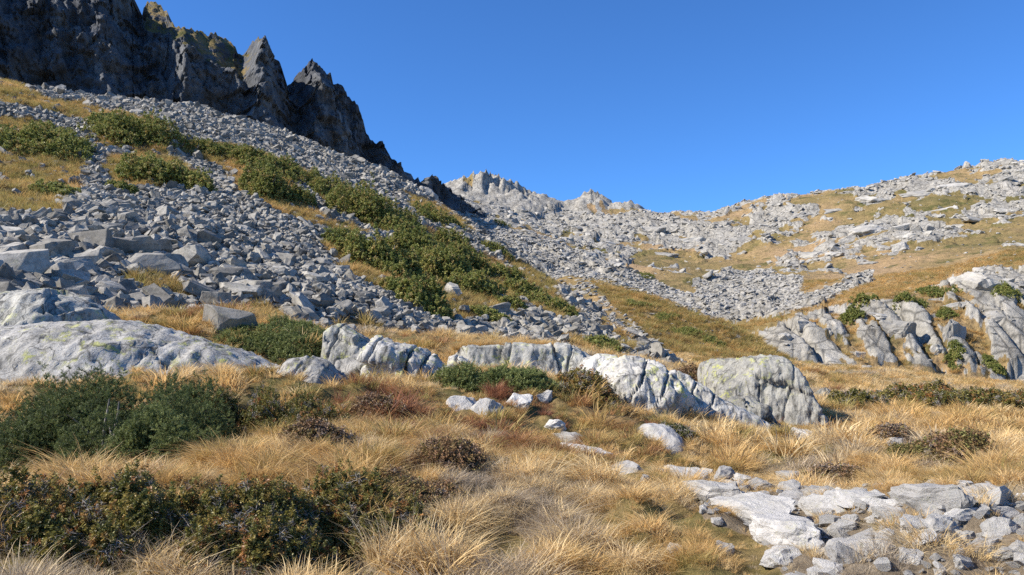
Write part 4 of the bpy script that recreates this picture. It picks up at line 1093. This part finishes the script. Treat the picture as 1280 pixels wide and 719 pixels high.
bush('bilberry_bush', 'small round dark bush growing over the pale meadow rock', 846, 552, 52, 22, C_rhodo, 700, 1.2, depth=0.7, tint=(0.35, 0.25), nlobe=4)
bush('heath_bush', 'brown heath clump beside the square boulder in dry grass', 872, 486, 44, 30, C_heath, 700, 2.2, depth=0.9, tint=(0.45, 0.25), nlobe=5)
bush('juniper_bush', 'dark green bush beside the half hidden rock in the meadow', 1082, 512, 64, 26, C_rhodo, 1500, 2.0, depth=0.9, tint=(0.5, 0.25), nlobe=9, lob=(.25, .45))
bush('juniper_bush', 'olive bush mat spreading far out in the meadow under the buttress', 1200, 515, 150, 38, C_rhodo, 3400, 2.2, depth=0.9, tint=(0.62, 0.25), nlobe=16, lob=(.2, .4))
bush('juniper_bush', 'wide olive bush mat beyond the meadow mat toward open grass', 1285, 515, 130, 34, C_rhodo, 3000, 2.2, depth=0.9, tint=(0.66, 0.25), nlobe=16, lob=(.2, .4))
bush('heath_bush', 'dark brown heath clump in the middle of the meadow', 1125, 554, 58, 20, C_heath, 1000, 1.8, depth=0.8, tint=(0.35, 0.25), nlobe=6)
bush('heath_bush', 'grey-brown heath clump at the meadow edge of the path', 1045, 606, 64, 22, C_heath, 1200, 1.3, depth=0.7, tint=(0.25, 0.3), nlobe=6)
bush('heath_bush', 'greenish heath clump beside the long pale stone in the meadow', 1142, 578, 40, 14, C_heath, 700, 1.4, depth=0.8, tint=(0.95, 0.15), nlobe=5)
bush('heath_bush', 'brown heath clump in deep grass beyond the meadow stones', 1215, 568, 80, 30, C_heath, 900, 1.8, depth=0.8, tint=(0.6, 0.3), nlobe=6)
bush('heath_bush', 'reddish bilberry clump beside the bare grey soil spot', 555, 590, 90, 40, C_heath, 1700, 1.1, depth=0.8, tint=(0.5, 0.2), nlobe=6, stems=4)
bush('heath_bush', 'reddish bilberry clump below the bare grey soil spot', 505, 640, 90, 28, C_heath, 1500, 1.0, depth=0.8, tint=(0.55, 0.25), nlobe=6, stems=3)
bush('heath_bush', 'brown bilberry clump in tussocks beside the rhododendron', 385, 560, 80, 34, C_heath, 1400, 1.2, depth=0.8, tint=(0.4, 0.25), nlobe=6, stems=3)
bush('heath_bush', 'russet heath clump on top of the whaleback slab edge', 20, 472, 90, 34, C_heath, 1400, 1.6, depth=0.5, tint=(0.45, 0.2), nlobe=6, stems=3)
bush('heath_bush', 'dark heath clump below the small dark stone in golden grass', 465, 530, 60, 22, C_heath, 800, 1.4, depth=0.8, tint=(0.4, 0.25), nlobe=5)

# shrubs of the talus
TB = [(155, 184, 108, 42, 'wide dark green shrub high on the talus below the cliff'), (192, 232, 112, 36, 'lone rounded green shrub in the middle of the talus'), (28, 192, 130, 32, 'spreading olive shrub on brown turf high on the talus'), (255, 194, 46, 20, 'small olive shrub at the top of the bush belt'),
      (305, 208, 60, 22, 'pale green shrub at the top of the bush belt'), (345, 222, 72, 26, 'broad green shrub below the scree crest'), (330, 252, 74, 40, 'dark-sided round shrub hanging over the scree'), (372, 256, 44, 24, 'small shrub in the notch of the bush belt'),
      (410, 252, 60, 30, 'green shrub beside the scree tongue'), (450, 278, 90, 46, 'large green shrub below the scree tongue'), (490, 282, 64, 34, 'olive shrub on the upper edge of the bush belt'), (430, 312, 50, 26, 'small yellowish shrub at the scree edge'),
      (475, 345, 96, 48, 'large bright green shrub in the lower bush belt'), (520, 330, 80, 40, 'tall olive shrub in the heart of the bush belt'), (548, 352, 84, 46, 'dark-based green shrub in the lower bush belt'), (580, 340, 66, 34, 'olive shrub on the outer side of the bush belt'), (535, 396, 70, 42, 'dark shrub at the lowest tip of the bush belt'), (600, 372, 70, 30, 'low olive shrub sloping down beside the scree streak'),
      (566, 312, 50, 24, 'low shrub along the crest of the bush belt'), (625, 350, 50, 22, 'brownish shrub along the edge of the scree streak'), (660, 372, 54, 20, 'low dark shrub strip above the valley scree'), (700, 392, 50, 18, 'last small shrub at the end of the bush strip'), (545, 282, 60, 20, 'dull green shrub patch under the slanting slab'), (500, 372, 44, 24, 'small green shrub at the lower scree edge'), (640, 388, 40, 18, 'small olive shrub near the lower scree streak'),
      (60, 245, 60, 16, 'low green shrub at the lower edge of the brown turf'), (280, 196, 36, 16, 'small pale shrub touching the upper bush belt'), (120, 160, 40, 20, 'small shrub beside the wide dark one below the cliff'), (50, 170, 50, 18, 'green shrub at the upper edge of the brown turf'), (620, 318, 40, 14, 'flat dark shrub on the far side of the talus crest'), (760, 440, 60, 18, 'olive shrub at the very end of the talus'), (150, 240, 30, 12, 'tiny shrub under the lone rounded one'),
      (505, 305, 70, 30, 'green shrub between the tall olive shrub and the crest'), (450, 328, 60, 30, 'bright green shrub at the scree edge of the bush belt'), (610, 400, 44, 16, 'flat olive shrub at the scree foot'), (680, 384, 40, 14, 'flat shrub in the dark strip')]
for (u, v, w, h, lb) in TB:
    bush('alder_shrub', lb, u, v, w * 1.0, h * 1.12, C_alder, int(480 + w * h * 0.48), 0.60 + 0.003 * w, 'shrubs of the talus', depth=0.75, tint=(0.56, 0.28), nlobe=9 + w // 10, stems=2, lob=(0.24, 0.46), flat=1.15)
# shrubs on spur and hillside
HB = [(858, 424, 44, 12, 'dark green shrub on the grassy spur'), (900, 438, 34, 9, 'dark shrub low on the grassy spur above the square boulder'), (795, 385, 34, 8, 'olive shrub at the head of the grassy spur'), (835, 402, 26, 7, 'small olive shrub below the crest of the grassy spur'), (630, 285, 36, 10, 'dark shrub patch in the valley scree'), (812, 350, 30, 7, 'low shrub at the edge of the golden turf patch'),
      (1068, 405, 30, 22, 'green shrub between rock ribs of the buttress'), (1180, 372, 50, 14, 'dark green shrub strip on top of the buttress'), (1140, 378, 40, 12, 'olive shrub at the edge of the golden bench'), (1185, 398, 24, 12, 'small shrub in a notch of the buttress'), (1270, 375, 40, 10, 'low shrub beside the large buttress slab'), (1245, 465, 26, 18, 'shrub at the base of the buttress'), (1195, 458, 30, 16, 'green shrub where buttress and meadow meet'), (1085, 380, 30, 10, 'small shrub on the rim of the buttress')]
for (u, v, w, h, lb) in HB:
    bush('mountain_shrub', lb, u, v, w, h, C_alder, int(240 + w * h * 0.3), 0.8 + 0.002 * w, 'shrubs of the hillside', depth=0.8, tint=(0.45, 0.2), nlobe=6, stems=1)

# ------------------------------------------------------------------ grass
def free_of_rocks(x, y, shrink=0.8):
    m = np.ones(len(x), bool)
    for (a, b, rx, ry) in FOOT:
        m &= ((x - a) / max(rx * shrink, .02)) ** 2 + ((y - b) / max(ry * shrink, .02)) ** 2 > 1
    return m
def bush_in(x, y):
    m = np.zeros(len(x), bool)
    for (a, b, rx, ry) in BUSH_FOOT:
        m |= ((x - a) / rx) ** 2 + ((y - b) / ry) ** 2 < 1
    return m

def grass_tint(x, y, u, v):
    a = fbm(x, y, 90, 4, 0.35) ; b = fbm(x, y, 93, 3, 1.4)
    t = 0.43 + 0.42 * a + 0.24 * b + rng.normal(0, 0.10, len(x))
    red = np.exp(-(((u - 520) / 110) ** 2 + ((v - 545) / 60) ** 2)) + 0.5 * np.exp(-(((u - 400) / 90) ** 2 + ((v - 520) / 40) ** 2)) + 0.5 * np.exp(-(((u - 480) / 60) ** 2 + ((v - 450) / 30) ** 2))
    t = t + 0.58 * red * (0.5 + np.clip(b, -.5, .8))
    t = t - 0.14 * smooth(640, 719, v) - 0.10 * smooth(900, 1100, u) * smooth(470, 520, v)
    grey = (perlin(x * 0.9, y * 0.9, 55) + 0.3 * b > 0.58) & (v > 520)
    t = np.where(grey, 0.05 + 0.1 * rng.uniform(size=len(x)), t)
    return np.clip(t, 0.0, 1.0)

def grow(n, u0, u1, y0, y1, protos, smin, smax, dens_noise, name_pts):
    x, y = frustum_points(n, u0, u1, y0, y1)
    z = land(x, y); u, v = project(x, y, z)
    k = np.abs(ground_s(x, y) - z) < 0.06
    k &= free_of_rocks(x, y)
    d = fbm(x, y, 97, 3, dens_noise)
    dust = dust_mask(x, y, z)
    k &= rng.uniform(size=n) < np.where(dust > 0.5, 0.34, np.clip(0.85 + 0.9 * d, 0.5, 1.0))
    k &= ~bush_in(x, y) | (rng.uniform(size=n) < 0.35)
    x, y, z, u, v = (q[k] for q in (x, y, z, u, v)); n = len(x)
    big = smooth(-0.3, 0.5, fbm(x, y, 99, 2, 0.9))
    cd, cv = cells(x, y, 0.62 if y1 < 40 else 1.6, 3 if y1 < 40 else 8)
    core = smooth(0.75, 0.12, cd)
    s = rng.uniform(smin, smax, n) * (0.6 + 0.5 * big) * (0.45 + 0.85 * core)
    k = rng.uniform(size=n) < 0.35 + 0.65 * core
    nr = np.zeros(n, bool)
    for (a, b, rx, ry) in FOOT:
        if b - ry - 1 > y1 or b + ry + 1 < y0: continue
        nr |= ((x - a) / (rx + 0.5)) ** 2 + ((y - b) / (ry + 0.9)) ** 2 < 1
    s = np.where(nr, s * 0.6, s)
    x, y, z, u, v, s, cv, core = (q[k] for q in (x, y, z, u, v, s, cv, core)); n = len(x)
    rot = np.stack([rng.normal(0, .12, n), rng.normal(0, .12, n), rng.uniform(0, 6.28, n)], 1)
    name_pts.append((np.stack([x, y, z], 1), rot, s, rng.choice(protos, n), np.clip(grass_tint(x, y, u, v) + 0.42 * (cv - 0.5) - 0.12 * (1 - core), 0, 1)))

G = []
grow(24000, -160, 1440, 3.6, 13, [0, 1, 2, 3, 4, 5, 0, 1, 2, 6, 7], 0.55, 1.15, 0.8, G)
grow(8000, -160, 1440, 3.4, 9, [6, 7, 8, 9], 0.5, 1.1, 0.8, G)
grow(40000, -160, 1440, 13, 30, [0, 1, 2, 3, 10, 11], 0.7, 1.25, 0.4, G)
grow(24000, 700, 1600, 28, 75, [10, 11, 12, 13], 0.8, 1.3, 0.15, G)
grow(5000, -200, 860, 26, 46, [10, 11, 12, 13], 0.7, 1.1, 0.2, G)
# tufts on the ledge and among the talus turf
x, y = frustum_points(60000, -320, 900, 22, 120)
z = land(x, y); k = talus_veg(x, y, z) & (np.abs(talus_s(x, y) - z) < 0.03); k &= rng.uniform(size=len(x)) < 0.8
x, y, z = x[k], y[k], z[k]; n = len(x); u, v = project(x, y, z)
G.append((np.stack([x, y, z], 1), np.stack([rng.normal(0, .15, n), rng.normal(0, .15, n), rng.uniform(0, 6.28, n)], 1), rng.uniform(0.8, 1.6, n), rng.integers(10, 14, n), np.clip(0.64 + 0.16 * fbm(x, y, 91, 3, 0.15) + rng.normal(0, .06, n), 0.45, 0.76)))
x, y = frustum_points(60000, 640, 1420, 60, 150)
z = land(x, y); u, v = project(x, y, z); k = np.abs(ground_s(x, y) - z) > 0.1
sp_on = spur_ok(x, y) & (np.abs(spur_s(x, y) - z) < 0.05)
k &= np.where(sp_on, rng.uniform(size=len(x)) < 0.9, (hill_rock(x, y, z) < 0.4) & (rng.uniform(size=len(x)) < 0.35)) & (talus_s(x, y) < z - 0.1) & ~inpoly(u, v, SCREE_FAN) & ~inpoly(u, v, GULLY)
x, y, z, sp_on = x[k], y[k], z[k], sp_on[k]; n = len(x)
G.append((np.stack([x, y, z], 1), np.stack([rng.normal(0, .15, n), rng.normal(0, .15, n), rng.uniform(0, 6.28, n)], 1), rng.uniform(0.8, 1.7, n), rng.integers(10, 14, n), np.clip(np.where(sp_on, 0.66, 0.56) + 0.16 * fbm(x, y, 91, 3, 0.12) + rng.normal(0, .06, n), 0.25, 0.77)))
# fringe of dry grass on top of the ledge
uu = rng.uniform(570, 690, 420); xx, yy, zz = unproj(uu, np.interp(uu, [570, 610, 650, 690], [434, 431, 432, 431]), 22.6 + rng.uniform(0, 0.9, 420))
G.append((np.stack([xx, yy, zz - 0.05], 1), np.stack([rng.normal(0, .2, 420), rng.normal(0, .2, 420), rng.uniform(0, 6.28, 420)], 1), rng.uniform(.7, 1.1, 420), rng.integers(0, 6, 420), np.clip(rng.normal(.45, .12, 420), 0, 1)))
cat_ = [np.concatenate([g[i] for g in G]) for i in range(5)]
scatter('grass', *cat_, C_grass, label='dry golden mountain grass covering the meadow', category='grass')
print('grass tufts', len(cat_[0]), 'boulders', nb, 'outcrops', len(OUT))
